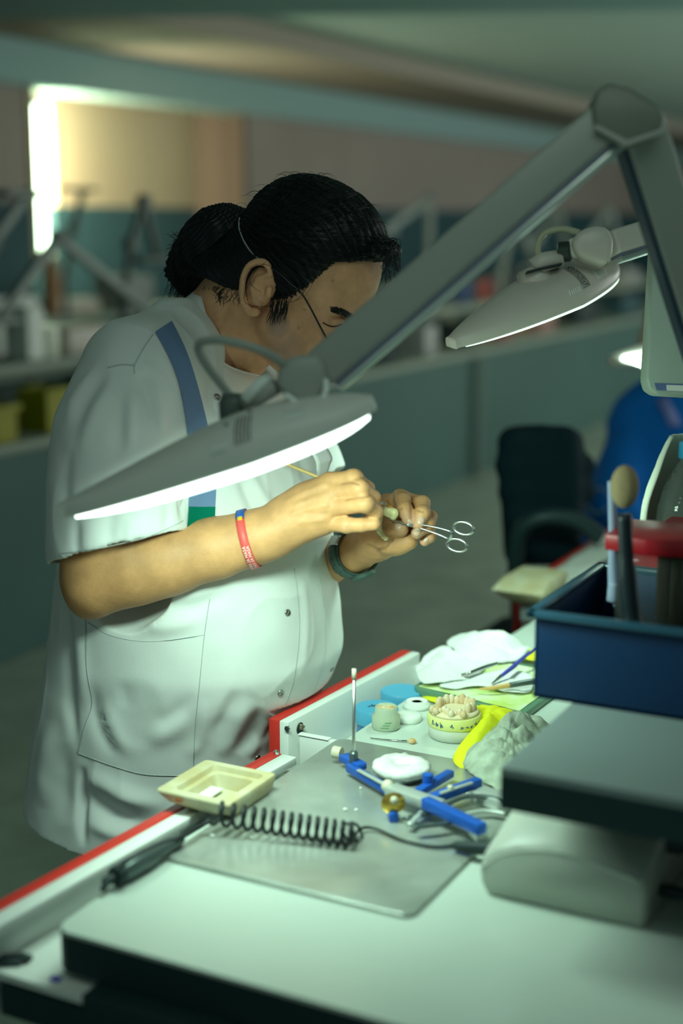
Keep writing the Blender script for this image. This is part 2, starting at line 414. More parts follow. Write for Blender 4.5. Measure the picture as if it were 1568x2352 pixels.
bin_open('storage_bin', 'dull yellow bin cut off by the left frame edge', 'bin', bpx(-30, 900, 3.42, 0.7935), (0.12, 0.16, 0.13), m_yelb)
for px, w, h, m, nm, lb, cat in ((48, .07, .15, m_greyp, 'storage_box', 'grey box just left of the bright yellow bin', 'box'), (208, .12, .16, m_dado, 'storage_box', 'teal box just right of the bright yellow bin', 'box'),
        (245, .05, .12, m_pink, 'storage_jar', 'small dusty red jar half hidden by the white-coated back', 'jar'), (860, .22, .19, m_boxblk, 'equipment_box', 'black equipment box under the shelf, right of the brow and slanted lamp arm', 'box'),
        (955, .16, .17, m_greyp, 'storage_box', 'grey box under the pale shelf beside the black equipment box', 'box'), (1045, .20, .15, m_boxblk, 'equipment_box', 'low dark box under the shelf behind the far lamp head tip', 'box'),
        (1130, .18, .12, m_redb, 'storage_box', 'dark red box beneath the far lamp head', 'box'), (1225, .30, .17, m_pink, 'storage_box', 'dull pink box under the shelf right of the dark red box', 'box'),
        (1320, .45, .18, m_boxblk, 'equipment_box', 'wide black box under the shelf near the white lamp column', 'box'), (1420, .5, .17, m_dado, 'storage_box', 'teal box under the shelf, nearest to the white lamp column', 'box')):
    tag(MB().box(A(*bpx(px, 800, 3.50, 0.7935))+A(0, 0, h/2), (w, 0.2, h), bev=0.006).build(nm, m), lb, cat)
for px, w, h, m, nm, lb, cat in ((1060, .22, .14, m_dblue, 'storage_box', 'dark blue box standing on the raised shelf', 'box'), (985, .14, .12, m_greyp, 'storage_box', 'grey box on the raised shelf left of the dark blue box', 'box'),
        (1115, .10, .14, m_redb, 'storage_tin', 'small red tin on the raised shelf beside the dark blue box', 'tin'), (1180, .34, .20, m_boxblk, 'equipment_box', 'black box on the raised shelf behind the far lamp head', 'box'),
        (1440, .5, .10, m_greyp, 'storage_box', 'low grey box on the raised shelf beside the white lamp column', 'box'), (1330, .4, .06, m_boxblk, 'equipment_box', 'flat dark box on the raised shelf right of the far lamp head', 'box')):
    tag(MB().box(A(*bpx(px, 650, 3.71, 1.031))+A(0, 0, h/2), (w, 0.08, h), bev=0.006).build(nm, m), lb, cat)
m_bright = mat('bright_white_plastic', (0.85, 0.9, 0.75), 0.25)
tag(MB().box(A(*bpx(175, 740, 3.66, 1.031))+A(0, 0, 0.055), (0.30, 0.16, 0.11), bev=0.02).build('white_tray', mat('pinkish_white', (0.55, 0.50, 0.44), 0.4)), 'pinkish white box on the raised shelf left of the coat shoulder', 'box')
tag(MB().lathe([(0.03, 0), (0.036, 0.02), (0.036, 0.11), (0.03, 0.125), (0, 0.125)], bpx(112, 740, 3.62, 1.031), 20).build('white_jar', m_bright), 'glossy white jar at the left end of the pinkish white box', 'jar')
tag(MB().box(A(*bpx(55, 740, 3.66, 1.031))+A(0, 0, 0.10), (0.10, 0.12, 0.20), bev=0.01).build('white_box', m_wpap), 'upright white box on the raised shelf near the left frame edge', 'box')
tag(MB().box(A(*bpx(158, 650, 5.33, 1.031))+A(0, 0, 0.04), (0.40, 0.16, 0.08), bev=0.02).build('white_tray', mat('pinkish_white', (0.55, 0.50, 0.44), 0.4)), 'long pinkish tray on the farthest bench, left of the ponytail', 'tray')
tag(MB().box(A(*bpx(30, 650, 4.95, 0.7935))+A(0, 0, 0.19), (0.34, 0.05, 0.38), bev=0.01).build('white_board', m_wpap), 'pale white board standing on the farthest bench at the left edge', 'board')
tag(MB().box(A(*bpx(285, 620, 5.26, 1.031))+A(0, 0, 0.10), (0.34, 0.2, 0.20), bev=0.01).build('equipment_box', mat('mid_grey', (0.25, 0.28, 0.27), .5)), 'grey equipment box on the farthest bench left of the ponytail', 'box')
tag(MB().ell(A(*bpx(116, 600, 5.19, 1.031))+A(0, 0, 0.17), (0.05, 0.05, 0.17)).build('plaster_figure', mat('orange_clay', (0.42, 0.22, 0.10), .7)), 'orange-brown rounded object by the lamp joint under the bright window', 'figure')
# ---- distant bench lamps, each two straight arms on a clamp
m_arm = mat('arm_grey', (0.22, 0.26, 0.24), 0.45, 0.15, spec=0.4); m_armd = mat('arm_dark', (0.10, 0.13, 0.12), 0.5)
def far_lamp(label, pts, Y, m, r=0.018, head=None, base=True, jr=0.03):
    q = [PY(x, y, Y) for x, y in pts]
    t = thing('desk_lamp', label, 'lamp', tuple(q[0]), 'folding lamps on the benches behind')
    for i in range(len(q)-1):
        d = q[i+1]-q[i]; l = np.linalg.norm(d); ax = nrm(d); ay = A(0, 1, 0); az = np.cross(ax, ay); MB().box((q[i]+q[i+1])/2, (l, 0.03, r*2), np.array([ax, ay, az]), bev=0.004).build('arm', m, t)
    for p_ in q[1:-1] or q[-1:]: MB().lathe([(0, -0.022), (jr, -0.022), (jr, 0.022), (0, 0.022)], p_, 18, np.array([A(1, 0, 0), A(0, 0, 1), A(0, -1, 0)])).build('joint', m_armd, t)
    e = q[-1]; MB().box(e+A(-0.08, -0.02, -0.01), (0.24, 0.10, 0.028), bev=0.01).build('lamp_head', m, t)
    b = q[0]; zb_ = 1.03 if Y < 4 else 1.03
    MB().box((b[0], b[1], (b[2]+zb_)/2), (0.03, 0.03, max(0.02, b[2]-zb_)), bev=0.003).build('post', m, t)
    return t
far_lamp('folding lamp with an inverted V of grey arms below the bright window', [(330, 705), (132, 545), (2, 730)], 3.62, m_arm, 0.020)
far_lamp('folding lamp whose arm enters at the left frame edge', [(-60, 740), (-20, 560), (66, 440)], 3.72, m_arm, 0.018)
far_lamp('dark-jointed upright lamp left of the ponytail', [(285, 690), (300, 560), (330, 462), (360, 590)], 3.70, m_armd, 0.014)
far_lamp('faint lamp arm behind the bright bay, right of the window', [(150, 640), (168, 520), (192, 432)], 5.16, m_armd, 0.018)
far_lamp('pale upright lamp post right of the black hair', [(985, 640), (988, 455), (885, 530)], 3.75, m_arm, 0.022)
far_lamp('pale lamp with slanting arms seen between slanted arm and far lamp', [(1150, 640), (1180, 485), (1230, 610)], 3.56, m_arm, 0.022)
far_lamp('lamp with crossed arms above the far lamp head', [(1310, 640), (1285, 480), (1225, 560)], 3.86, m_arm, 0.026)
far_lamp('lamp with pale arms just left of the steep lamp arm', [(1440, 640), (1400, 480), (1330, 580)], 3.56, m_arm, 0.030)
# ================================================================= the technician
SKIN = A(0.66, 0.335, 0.145)
m_skin = mat('skin', (0.6, 0.36, 0.19), rough=0.50, bump=0.25, bscale=420, var=0.16, vscale=28, vcol='col', spec=0.4, sss=0.0)
m_hair = mat('black_hair', (0.0035, 0.0065, 0.0075), rough=0.42, spec=0.35, bump=0.5, bscale=90, stretch=(1, 1, 1))
m_cloth = mat('white_cotton', (0.78, 0.80, 0.785), rough=0.85, bump=0.16, bscale=900, spec=0.2, var=0.05, vscale=5)
m_seam = mat('seam_thread', (0.50, 0.54, 0.53), rough=0.9, spec=0.1)
m_tee = mat('tshirt_cotton', (0.80, 0.72, 0.66), rough=0.9, spec=0.1, bump=0.3, bscale=900)
XH = 1.83
person = thing('person', 'standing person with a black ponytail in a white short-sleeved coat, holding a brush and forceps', 'person', (1.83, 1.20, 0.0))
HS = A(-1, 0, 0); hp_ = math.radians(40)
HF = A(0, -math.cos(hp_), -math.sin(hp_)); HU = A(0, -math.sin(hp_), math.cos(hp_)); HR = np.array([HS, HF, HU])
def Hd(px, py, s=0.0): return PX(px, py, XH-s)
HC = Hd(704, 578)

B = SDF((1.50, 0.72, 0.98), (2.14, 1.46, 1.68), 0.0019)
# hidden shoulders and chest carry the neck and both arms
B.ell(PX(440, 950, 1.83), (0.15, 0.075, 0.10), k=0.03)
B.ell(PX(440, 1100, 1.83), (0.15, 0.11, 0.17), k=0.04)
# neck
B.cone(Hd(622, 665), PX(500, 830, XH), 0.060, 0.066, 0.03)
B.cone(Hd(560, 650), PX(475, 790, XH), 0.052, 0.060, 0.03)
# cranium and face
B.ell(HC, (0.079, 0.098, 0.092), HR, 0.01)
B.ell(Hd(770, 612), (0.070, 0.064, 0.064), HR, 0.03)
B.ell(Hd(745, 700), (0.064, 0.062, 0.060), HR, 0.03)
B.ell(Hd(700, 760), (0.058, 0.062, 0.050), HR, 0.03)
B.ell(Hd(680, 820), (0.040, 0.045, 0.032), HR, 0.03)
B.ell(Hd(712, 862), (0.022, 0.022, 0.018), HR, 0.02)
for s_ in (1, -1):
    B.cone(Hd(640-8*s_, 752, 0.052*s_), Hd(700, 850, 0.022*s_), 0.020, 0.017, 0.03)       # jaw
    B.ell(Hd(752-8*s_, 772, 0.046*s_), (0.020, 0.022, 0.017), HR, 0.02)                      # cheekbone
    B.ell(Hd(716-8*s_, 800, 0.046*s_), (0.020, 0.030, 0.026), HR, 0.02)                      # cheek
    B.cone(Hd(806, 706, 0.012*s_), Hd(776-6*s_, 706, 0.045*s_), 0.008, 0.009, 0.012)            # brow ridge
    B.ell(Hd(790-6*s_, 742, 0.034*s_), (0.017, 0.012, 0.010), HR, 0.010, sub=True)              # eye socket
    B.ell(Hd(778-6*s_, 744, 0.033*s_), (0.0165, 0.0145, 0.0125), HR, 0.003)                    # closed lid
    B.cone(Hd(758-6*s_, 764, 0.042*s_), Hd(796-6*s_, 770, 0.022*s_), 0.004, 0.004, 0.008)        # lower lid bag
B.cone(Hd(820, 735), Hd(812, 798), 0.008, 0.013, 0.012)                                  # nose
for s_ in (1, -1): B.ell(Hd(795, 800, 0.013*s_), (0.008, 0.010, 0.008), HR, 0.006)
B.ell(Hd(762, 830), (0.025, 0.012, 0.008), HR, 0.006); B.ell(Hd(752, 846), (0.022, 0.011, 0.007), HR, 0.006)
# ears
for s_ in (1, -1):
    sx = 0.089 if s_ > 0 else -0.089
    dx = 0 if s_ > 0 else 75
    E_ = lambda x, y, q=0.0: Hd(x+dx, y-(0 if s_ > 0 else 0), sx+q*s_)
    B.ell(E_(600, 658, -0.012), (0.014, 0.022, 0.032), np.array([HS, nrm(HF+0.25*HU), nrm(HU-0.25*HF)]), 0.008)
    hel = spl([E_(622, 632, -0.004), E_(614, 608, 0.001), E_(594, 601, 0.004), E_(571, 612, 0.006), E_(558, 640, 0.006), E_(556, 672, 0.004), E_(562, 698, 0.0), E_(574, 716, -0.003), E_(588, 716, -0.005)], 22)
    rr = np.interp(np.linspace(0, 1, 22), [0, .2, .6, .85, 1], [.0035, .0048, .0042, .0052, .0062])
    B.chain(hel, rr, 0.002)
    B.ell(E_(600, 668, 0.008), (0.010, 0.0105, 0.0135), HR, 0.003, sub=True)
    B.ell(E_(588, 630, 0.0105), (0.005, 0.006, 0.010), HR, 0.003, sub=True)
    B.chain([E_(612, 632, 0.000), E_(592, 640, 0.003), E_(579, 662, 0.003), E_(584, 690, 0.001), E_(596, 700, -0.001)], [.003, .0035, .0035, .0035, .004], 0.003)
    B.cone(E_(618, 664, -0.001), E_(616, 678, 0.0), 0.005, 0.005, 0.003)
# ---- right arm (nearer the camera)
Rel = PX(222, 1336, 1.585); Rwr = PX(628, 1222, 1.690)
B.chain([PX(345, 900, 1.68), PX(272, 1120, 1.60), PX(232, 1275, 1.59), Rel], [0.050, 0.052, 0.050, 0.044], 0.02)
def mixp(a, b, t): return a+(b-a)*t
fa = [Rel+A(0, 0, 0.004), mixp(Rel, Rwr, 0.22)+A(0, 0, 0.008), mixp(Rel, Rwr, 0.42)+A(0, 0, 0.004), mixp(Rel, Rwr, 0.68), mixp(Rel, Rwr, 0.88), Rwr, PX(668, 1206, 1.695)]
B.chain(fa, [0.0455, 0.0515, 0.0465, 0.0385, 0.0330, 0.0300, 0.0290], 0.025)
B.ell(PX(203, 1380, 1.588), (0.020, 0.018, 0.020), k=0.03)
# right hand: back of the hand towards the camera
def RH(x, y, X=1.705): return PX(x, y, X)
for (x, y, X) in ((757, 1112, 1.715), (757, 1138, 1.705), (752, 1168, 1.700), (744, 1200, 1.702)):
    B.cone(RH(660, 1190+(y-1155)*0.35, 1.70), RH(x, y, X), 0.021, 0.0165, 0.020)
B.ell(RH(710, 1170, 1.712), (0.020, 0.034, 0.034), k=0.02)
RF = [  # finger chains of the right hand: knuckle, middle joint, end joint, tip
    [RH(757, 1108, 1.715), RH(812, 1100, 1.712), RH(842, 1122, 1.735), RH(850, 1150, 1.752)],
    [RH(757, 1134, 1.705), RH(826, 1123, 1.702), RH(856, 1143, 1.724), RH(860, 1170, 1.745)],
    [RH(752, 1166, 1.700), RH(838, 1158, 1.696), RH(862, 1176, 1.716), RH(852, 1190, 1.738)],
    [RH(744, 1200, 1.702), RH(796, 1206, 1.698), RH(830, 1206, 1.702), RH(860, 1204, 1.708)]]
for i, c in enumerate(RF):
    r0 = [0.0125, 0.0120, 0.0118, 0.0108][i]
    B.chain(c, [r0*1.12, r0*1.0, r0*0.88, r0*0.80], 0.0035)
    B.ell(c[1]+A(0, 0, 0.001), (r0*1.05, r0*1.05, r0*1.05), k=0.004)
# thumb on the far side, pinching the brush against the index finger
B.chain([RH(690, 1180, 1.735), RH(770, 1150, 1.765), RH(822, 1150, 1.770), RH(856, 1160, 1.762)], [0.020, 0.015, 0.012, 0.010], 0.010)
for a, b in (((800, 1112), (846, 1110)), ((806, 1145), (850, 1140)), ((803, 1185), (856, 1184))):      # clefts between the fingers
    B.cone(RH(a[0], a[1], 1.684), RH(b[0], b[1], 1.684), 0.0030, 0.0038, 0.004, sub=True)
# ---- left arm (farther)
B.chain([PX(470, 900, 2.02), PX(560, 1200, 2.06), PX(640, 1330, 2.04)], [0.06, 0.05, 0.045], 0.02)
Lwr = PX(812, 1268, 1.875)
B.chain([PX(640, 1330, 2.04), PX(740, 1290, 1.95), Lwr, PX(850, 1252, 1.850)], [0.045, 0.037, 0.0285, 0.0275], 0.02)
def LH(x, y, X=1.81): return PX(x, y, X)
# palm and heel of the hand
B.ell(LH(868, 1232, 1.835), (0.030, 0.030, 0.026), k=0.02)
B.ell(LH(898, 1246, 1.812), (0.024, 0.026, 0.018), k=0.015)
B.cone(LH(868, 1258, 1.83), LH(940, 1244, 1.81), 0.016, 0.012, 0.012)
B.ell(LH(890, 1190, 1.86), (0.018, 0.026, 0.036), k=0.02)
B.cone(LH(866, 1212, 1.85), LH(920, 1146, 1.845), 0.024, 0.0135, 0.02)
B.cone(LH(880, 1240, 1.85), LH(960, 1160, 1.855), 0.022, 0.014, 0.02)
LF = [
    [LH(918, 1141, 1.845), LH(926, 1150, 1.815), LH(930, 1172, 1.795), LH(938, 1192, 1.790)],
    [LH(950, 1158, 1.850), LH(970, 1156, 1.825), LH(970, 1180, 1.800), LH(961, 1204, 1.790)],
    [LH(958, 1190, 1.850), LH(988, 1188, 1.826), LH(982, 1206, 1.808), LH(957, 1225, 1.795)],
    [LH(948, 1226, 1.840), LH(984, 1216, 1.828), LH(986, 1232, 1.818), LH(975, 1243, 1.812)]]
for i, c in enumerate(LF):
    r0 = [0.0110, 0.0112, 0.0102, 0.0090][i]
    B.chain(c, [r0*1.05, r0*1.0, r0*0.94, r0*0.84], 0.0035)
    B.ell(c[2], (r0*1.02,)*3, k=0.003)
B.cone(LH(946, 1150, 1.800), LH(948, 1200, 1.782), 0.0022, 0.0026, 0.003, sub=True)
TH = [LH(862, 1236, 1.822), LH(884, 1212, 1.806), LH(904, 1211, 1.798), LH(921, 1215, 1.795)]
B.chain(TH, [0.020, 0.0135, 0.0120, 0.0110], 0.007)
V, F = B.mesh(); del B
V = relax(V, F, 2, 0.5)
N = vnormals(V, F)
px, dep = to_px(V); vis = (N@fwd) < 0.15
col = np.tile(SKIN, (len(V), 1))
def blot(c3, r, c, w=1.0):
    d = np.linalg.norm(V-c3, axis=1); a = (np.clip(1-d/r, 0, 1)**0.6*w)[:, None]; a = np.clip(a*1.6, 0, w); col[:] = col*(1-a)+A(*c)*a
# beard shadow on cheek, lip and chin
for (x, y, s_, r, w) in ((652, 775, .055, .030, .28), (690, 800, .05, .028, .32), (650, 820, .05, .030, .28), (720, 850, .0, .03, .5), (640, 745, .065, .020, .5)):
    for q in (1, -1): blot(Hd(x, y, s_*q), r, (0.22, 0.16, 0.13), w)
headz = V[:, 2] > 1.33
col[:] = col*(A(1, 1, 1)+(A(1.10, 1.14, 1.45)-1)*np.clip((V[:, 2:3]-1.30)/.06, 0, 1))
nz = vnoise(V, 3, 90)*0.5+vnoise(V, 5, 260)*0.5
col *= (1+0.07*nz)[:, None]
blot(Hd(762, 834), 0.018, (0.45, 0.20, 0.15), 0.6)
for c3 in (LF[0][3], LF[1][3], LF[2][3], LF[3][3], TH[3]): blot(c3, 0.015, (0.66, 0.36, 0.26), 0.45)
for c in RF+LF: blot(c[1], 0.014, (0.62, 0.36, 0.22), 0.30)
for (x, y) in ((763, 646), (686, 755), (700, 712)):
    j = np.argmin(np.where(vis & headz, np.linalg.norm(px-A(x, y), axis=1), 1e9)); blot(V[j], 0.0026, (0.20, 0.10, 0.06), 0.45)
# finger creases
def groove(poly, wpx, amp, dark=0.0, sel=None):
    d, t = polydist(px, poly); g = np.exp(-(d/wpx)**2)*(vis if sel is None else (vis & sel))
    V[:] += N*(amp*g)[:, None]
    if dark: col[:] = col*(1-dark*g[:, None])
near = dep < 2.2
for poly in (((786, 1110), (806, 1107), (824, 1112)), ((796, 1147), (820, 1143), (848, 1139)), ((800, 1185), (826, 1181), (850, 1187)), ((838, 1098), (846, 1106)),
             ((905, 1131), (902, 1150), (906, 1166)), ((912, 1172), (922, 1168)), ((958, 1172), (974, 1176)), ((895, 1203), (897, 1216)), ((901, 1200), (903, 1214)),
             ((845, 1250), (868, 1262), (890, 1256), (903, 1238)), ((868, 1266), (885, 1262)), ((890, 1150), (897, 1172))):
    groove(poly, 2.6, -0.0013, 0.34, near)
for poly in (((660, 1150), (700, 1130), (745, 1112)), ((670, 1180), (720, 1165), (750, 1160)), ((690, 1200), (740, 1195)), ((680, 1160), (720, 1140))):
    groove(poly, 6, 0.0011, 0, near)
for poly in (((700, 1145), (745, 1125)), ((705, 1180), (748, 1180))): groove(poly, 7, -0.0012, 0.06, near)
for poly in (((562, 640), (568, 620), (590, 610)),): groove(poly, 3, -0.0008, 0.2)
groove(((505, 760), (520, 800), (545, 845)), 6, 0.0025); groove(((520, 700), (500, 760)), 10, -0.002)
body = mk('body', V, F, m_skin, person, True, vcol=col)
bv_body = bvh(body)
# fingernails
m_nail = mat('fingernail', (0.70, 0.46, 0.33), rough=0.28, spec=0.6)
for (x, y, ang, a, b) in ((941, 1199, 62, 6.5, 5.5), (967, 1196, 100, 9, 7.5), (957, 1222, 130, 9.5, 8), (978, 1240, 135, 6.5, 5), (915, 1209, 92, 8.5, 6.5)):
    mb = MB(); G = []
    ca, sa = math.cos(math.radians(ang)), math.sin(math.radians(ang)); ok = True
    ctr, _ = hit(bv_body, x, y, 0.0005)
    for i in range(7):
        row = []
        for j in range(12):
            rr_ = i/6.0; t = 2*math.pi*j/12; u_, v_ = a*rr_*math.cos(t), b*rr_*math.sin(t)
            u_ = math.copysign(abs(u_/a)**0.8*a, u_) if u_ else 0
            p_, _ = hit(bv_body, x+u_*ca-v_*sa, y+u_*sa+v_*ca, 0.0005+0.0006*(1-rr_**4))
            if p_ is None or np.linalg.norm(p_-ctr) > 0.014: ok = False; break
            row.append(p_)
        if not ok: break
        row.append(row[0]); G.append(row)
    if ok: mb.grid(G).build('fingernail', m_nail, person, True)

# ---------------------------------------------------------------- hair
Hh = SDF((1.66, 0.80, 1.36), (1.99, 1.36, 1.68), 0.0026)
Hh.ell(HC+HU*0.004, (0.089, 0.108, 0.103), HR, 0.01)
Hh.ell(Hd(772, 566), (0.077, 0.066, 0.068), HR, 0.03)
Hh.ell(Hd(600, 600), (0.074, 0.055, 0.060), HR, 0.03)
Hh.ell(Hd(640, 690, 0.0), (0.083, 0.028, 0.035), HR, 0.015)
Hh.ell(Hd(536, 630), (0.070, 0.046, 0.046), HR, 0.03)
Hh.ell(Hd(500, 640), (0.058, 0.036, 0.042), HR, 0.03)
# face opening, nape edge, ears
pw = Hd(764, 601, 0.07); pe = Hd(884, 598, 0.0); pj = Hd(650, 722, 0.078)
def nline(a, b, side):   # normal (in Y-Z) of a plane holding a->b and the X axis, pointing to `side`
    v = b-a; v[0] = 0; n = nrm(np.cross(v, A(1, 0, 0))); return n if n@(side-a) > 0 else -n
n1 = nline(pw.copy(), pe.copy(), Hd(820, 760)); n2 = nline(pw.copy(), pj.copy(), Hd(800, 760))
q = Hh.region((1.6, 0.7, 1.2), (2.1, 1.4, 1.7), 0); sl, X = q
h1 = (X[0]-pw[0])*n1[0]+(X[1]-pw[1])*n1[1]+(X[2]-pw[2])*n1[2]; h2 = (X[0]-pw[0])*n2[0]+(X[1]-pw[1])*n2[1]+(X[2]-pw[2])*n2[2]
Hh.comb(sl, (-np.minimum(h1, h2)).astype(np.float32), 0.006, True)
def hcut(a, b, side, k=0.004):
    n = nline(a.copy(), b.copy(), side); h = (X[0]-a[0])*n[0]+(X[1]-a[1])*n[1]+(X[2]-a[2])*n[2]; Hh.comb(sl, (-h).astype(np.float32), k, True)
hcut(Hd(440, 690, 0.05), Hd(560, 690, 0.07), Hd(560, 900)); hcut(Hd(560, 688, 0.07), Hd(650, 742, 0.078), Hd(560, 900))
for s_ in (1, -1):
    Hh.ell(Hd(592 if s_ > 0 else 660, 662, 0.092*s_), (0.024, 0.0185, 0.031), np.array([HS, nrm(HF+0.25*HU), nrm(HU-0.25*HF)]), 0.004, sub=True)
    Hh.ell(Hd(605 if s_ > 0 else 672, 715, 0.085*s_), (0.03, 0.016, 0.022), HR, 0.004, sub=True)
Hh.ell(Hd(884, 574, 0.0), (0.045, 0.014, 0.012), HR, 0.014)
V, F = Hh.mesh(); V = relax(V, F, 2)
N = vnormals(V, F)
ctr = Hd(549, 530); w = V-ctr; r_ = np.linalg.norm(w, axis=1)
ang = np.arctan2(w@HS, w@HU)*1.0
V += N*((0.0011*np.sin(ang*70+4*vnoise(V, 9, 30))+0.0008*np.sin(ang*151+3*vnoise(V, 2, 40)))*np.clip(r_/0.05, 0, 1))[:, None]
hair = mk('hair', V, F, m_hair, person)
bv_hair = bvh(hair)
mb = MB()
def strand(pts, r=0.00045, n=4):
    k = len(pts); mb.tube(pts, np.interp(np.linspace(0, 1, k), [0, .7, 1], [r, r, r*0.3]), n, cap=False)
R_ = random.Random(3)
# strands combed from the hairline back to the tie
starts = [(868, 596), (845, 592), (820, 590), (795, 590), (770, 600), (762, 620), (745, 645), (715, 668), (682, 677), (650, 705), (636, 735), (622, 730), (880, 575), (885, 550), (872, 510), (850, 470), (820, 440), (780, 415), (740, 405), (700, 402), (660, 415)]
for k in range(230):
    i = R_.randrange(len(starts)); sx_, sy_ = starts[i]; sx_ += R_.uniform(-14, 14); sy_ += R_.uniform(-10, 10)
    ex, ey = 556+R_.uniform(-4, 10), 535+R_.uniform(-28, 30); mx_, my_ = (sx_+ex)/2, (sy_+ey)/2
    bow = R_.uniform(-0.22, -0.08) if sy_ > 560 else R_.uniform(-0.12, 0.05)
    c_ = A(mx_-(ey-sy_)*bow*-1, my_+(ex-sx_)*-bow*-1); pts = []
    for t in np.linspace(0, R_.uniform(0.6, 1.0), 14):
        q_ = (1-t)**2*A(sx_, sy_)+2*t*(1-t)*c_+t*t*A(ex, ey); p_, _ = hit(bv_hair, q_[0], q_[1], R_.uniform(0.0002, 0.0012))
        if p_ is not None and (not pts or np.linalg.norm(p_-pts[-1]) < 0.03): pts.append(p_)
    if len(pts) > 5: strand(spl(pts, len(pts)*2))
# tuft over the forehead
for k in range(70):
    a = Hd(862+R_.uniform(-26, 16), 575+R_.uniform(-14, 12), R_.uniform(-.03, .03)); e = Hd(905+R_.uniform(-28, 14), 592+R_.uniform(-22, 60), R_.uniform(-.04, .04))
    m_ = (a+e)/2+A(0, -0.012, 0.012)*R_.uniform(.6, 1.4); strand(spl([a, m_, e, e+A(0, 0.010*R_.uniform(-.5, 1), -0.012*R_.random())], 10), 0.0005)
# fine strands across temple, ear and cheek
for pl, s0 in ((((640, 620), (600, 608), (572, 650), (560, 690), (590, 704), (650, 698), (700, 680), (722, 640)), 0.100), (((755, 600), (718, 640), (690, 680), (668, 696)), 0.088), (((610, 602), (580, 625), (574, 650), (600, 672)), 0.103), (((700, 640), (660, 700), (630, 738)), 0.088), (((690, 660), (655, 700), (632, 730)), 0.088)):
    strand(spl([Hd(x, y, s0) for x, y in pl], 24), 0.0004)
for k in range(46):   # sideburn
    x = 622+R_.uniform(0, 40); y = 690+R_.uniform(-10, 25); a = Hd(x, y, .082); strand(spl([a, Hd(x-3, y+14, .083), Hd(x-8+R_.uniform(-4, 6), y+28+R_.uniform(-6, 10), .079)], 6), 0.0007)
for k in range(60):   # flyaways along the crown
    t = R_.random(); x = 575+t*290; y = 470-75*math.sin(math.pi*min(1, t*1.15))-(0 if t < .9 else -40); a = Hd(x, y+14, R_.uniform(-.03, .03)); d_ = R_.choice((-1, 1))*R_.uniform(20, 55)
    strand(spl([a, Hd(x-d_*0.5, y-2+abs(d_)*0.02, .01), Hd(x-d_, y+R_.uniform(0, 16), .0)], 7), 0.00022)
for k in range(90):   # short hairs at the nape
    x = 470+R_.uniform(0, 95); y = 664+R_.uniform(-8, 22); a = Hd(x, y, .045+.0004*(x-470)); strand(spl([a, Hd(x-8, y+8, .047+.0004*(x-470)), Hd(x-4+R_.uniform(-14, 10), y+12+R_.uniform(0, 16), .045+.0004*(x-470))], 6), 0.0004)
mb.build('hair_strands', m_hair, hair, True)

PT_ = SDF((1.74, 0.98, 1.36), (1.92, 1.42, 1.62), 0.0026)
pc = [Hd(556, 532), Hd(518, 536), Hd(482, 560), Hd(452, 600), Hd(438, 638), Hd(432, 672)]
PT_.chain(pc, [0.030, 0.036, 0.040, 0.034, 0.022, 0.006], 0.02)
PT_.chain([Hd(520, 540), Hd(505, 600), Hd(492, 648)], [0.034, 0.038, 0.026], 0.02)
PT_.chain([Hd(520, 515), Hd(488, 520), Hd(450, 560), Hd(412, 600), Hd(402, 625), Hd(418, 662)], [0.022, 0.022, 0.020, 0.014, 0.012, 0.005], 0.012)
V, F = PT_.mesh(); V = relax(V, F, 2); N = vnormals(V, F)
dd = nrm(Hd(430, 640)-Hd(540, 520)); w = V-Hd(500, 560); sd = w@HS; uu = w@np.cross(dd, HS)
V += N*(0.0016*np.sin(uu*900+3*vnoise(V, 4, 35))+0.0012*np.sin(sd*800+3*vnoise(V, 6, 30)))[:, None]
pony = mk('ponytail', V, F, m_hair, person)
mb = MB()
for k in range(420):
    t0 = R_.uniform(0.0, 0.35); o_ = A(R_.uniform(-.034, .034), R_.uniform(-.016, .016), R_.uniform(-.018, .018))*R_.uniform(.8, 1.15)
    C_ = spl(pc, 20); i0 = int(t0*20); L_ = R_.randint(10, 20); seg = C_[i0:min(20, i0+L_)]+o_*np.linspace(1, R_.uniform(.9, 1.35), len(C_[i0:min(20, i0+L_)]))[:, None]
    e = seg[-1]; d_ = nrm(seg[-1]-seg[-3])*R_.uniform(.004, .02)+A(0, R_.uniform(-.002, .012), R_.uniform(-.010, .004)); strand(np.vstack([seg, e+d_]), 0.00045)
for k in range(120):  # spiky ends at the back
    a = Hd(R_.uniform(402, 440), R_.uniform(545, 640), R_.uniform(-.015, .03)); e = a+A(0, R_.uniform(.004, .024), R_.uniform(-.006, .014)); strand(spl([a, (a+e)/2+A(0, 0, .003), e], 6), 0.0004)
for k in range(70):
    a = Hd(R_.uniform(470, 545), R_.uniform(492, 512), R_.uniform(-.02, .03)); e = a+A(0, R_.uniform(-.004, .014), R_.uniform(.002, .010)); strand(spl([a, (a+e)/2, e], 5), 0.0004)
mb.build('hair_strands', m_hair, pony, True)
# thin elastic cord round the hair
mb = MB(); pts = []
for x, y in spl([(551, 500), (550, 520), (556, 545), (570, 568), (588, 588), (604, 600)], 20):
    p_, _ = hit(bv_hair, x, y, 0.0012)
    if p_ is not None: pts.append(p_)
mb.tube(spl(pts, 40), 0.0011, 6).build('elastic_cord', mat('cord', (0.35, 0.36, 0.33), 0.8), person, True)
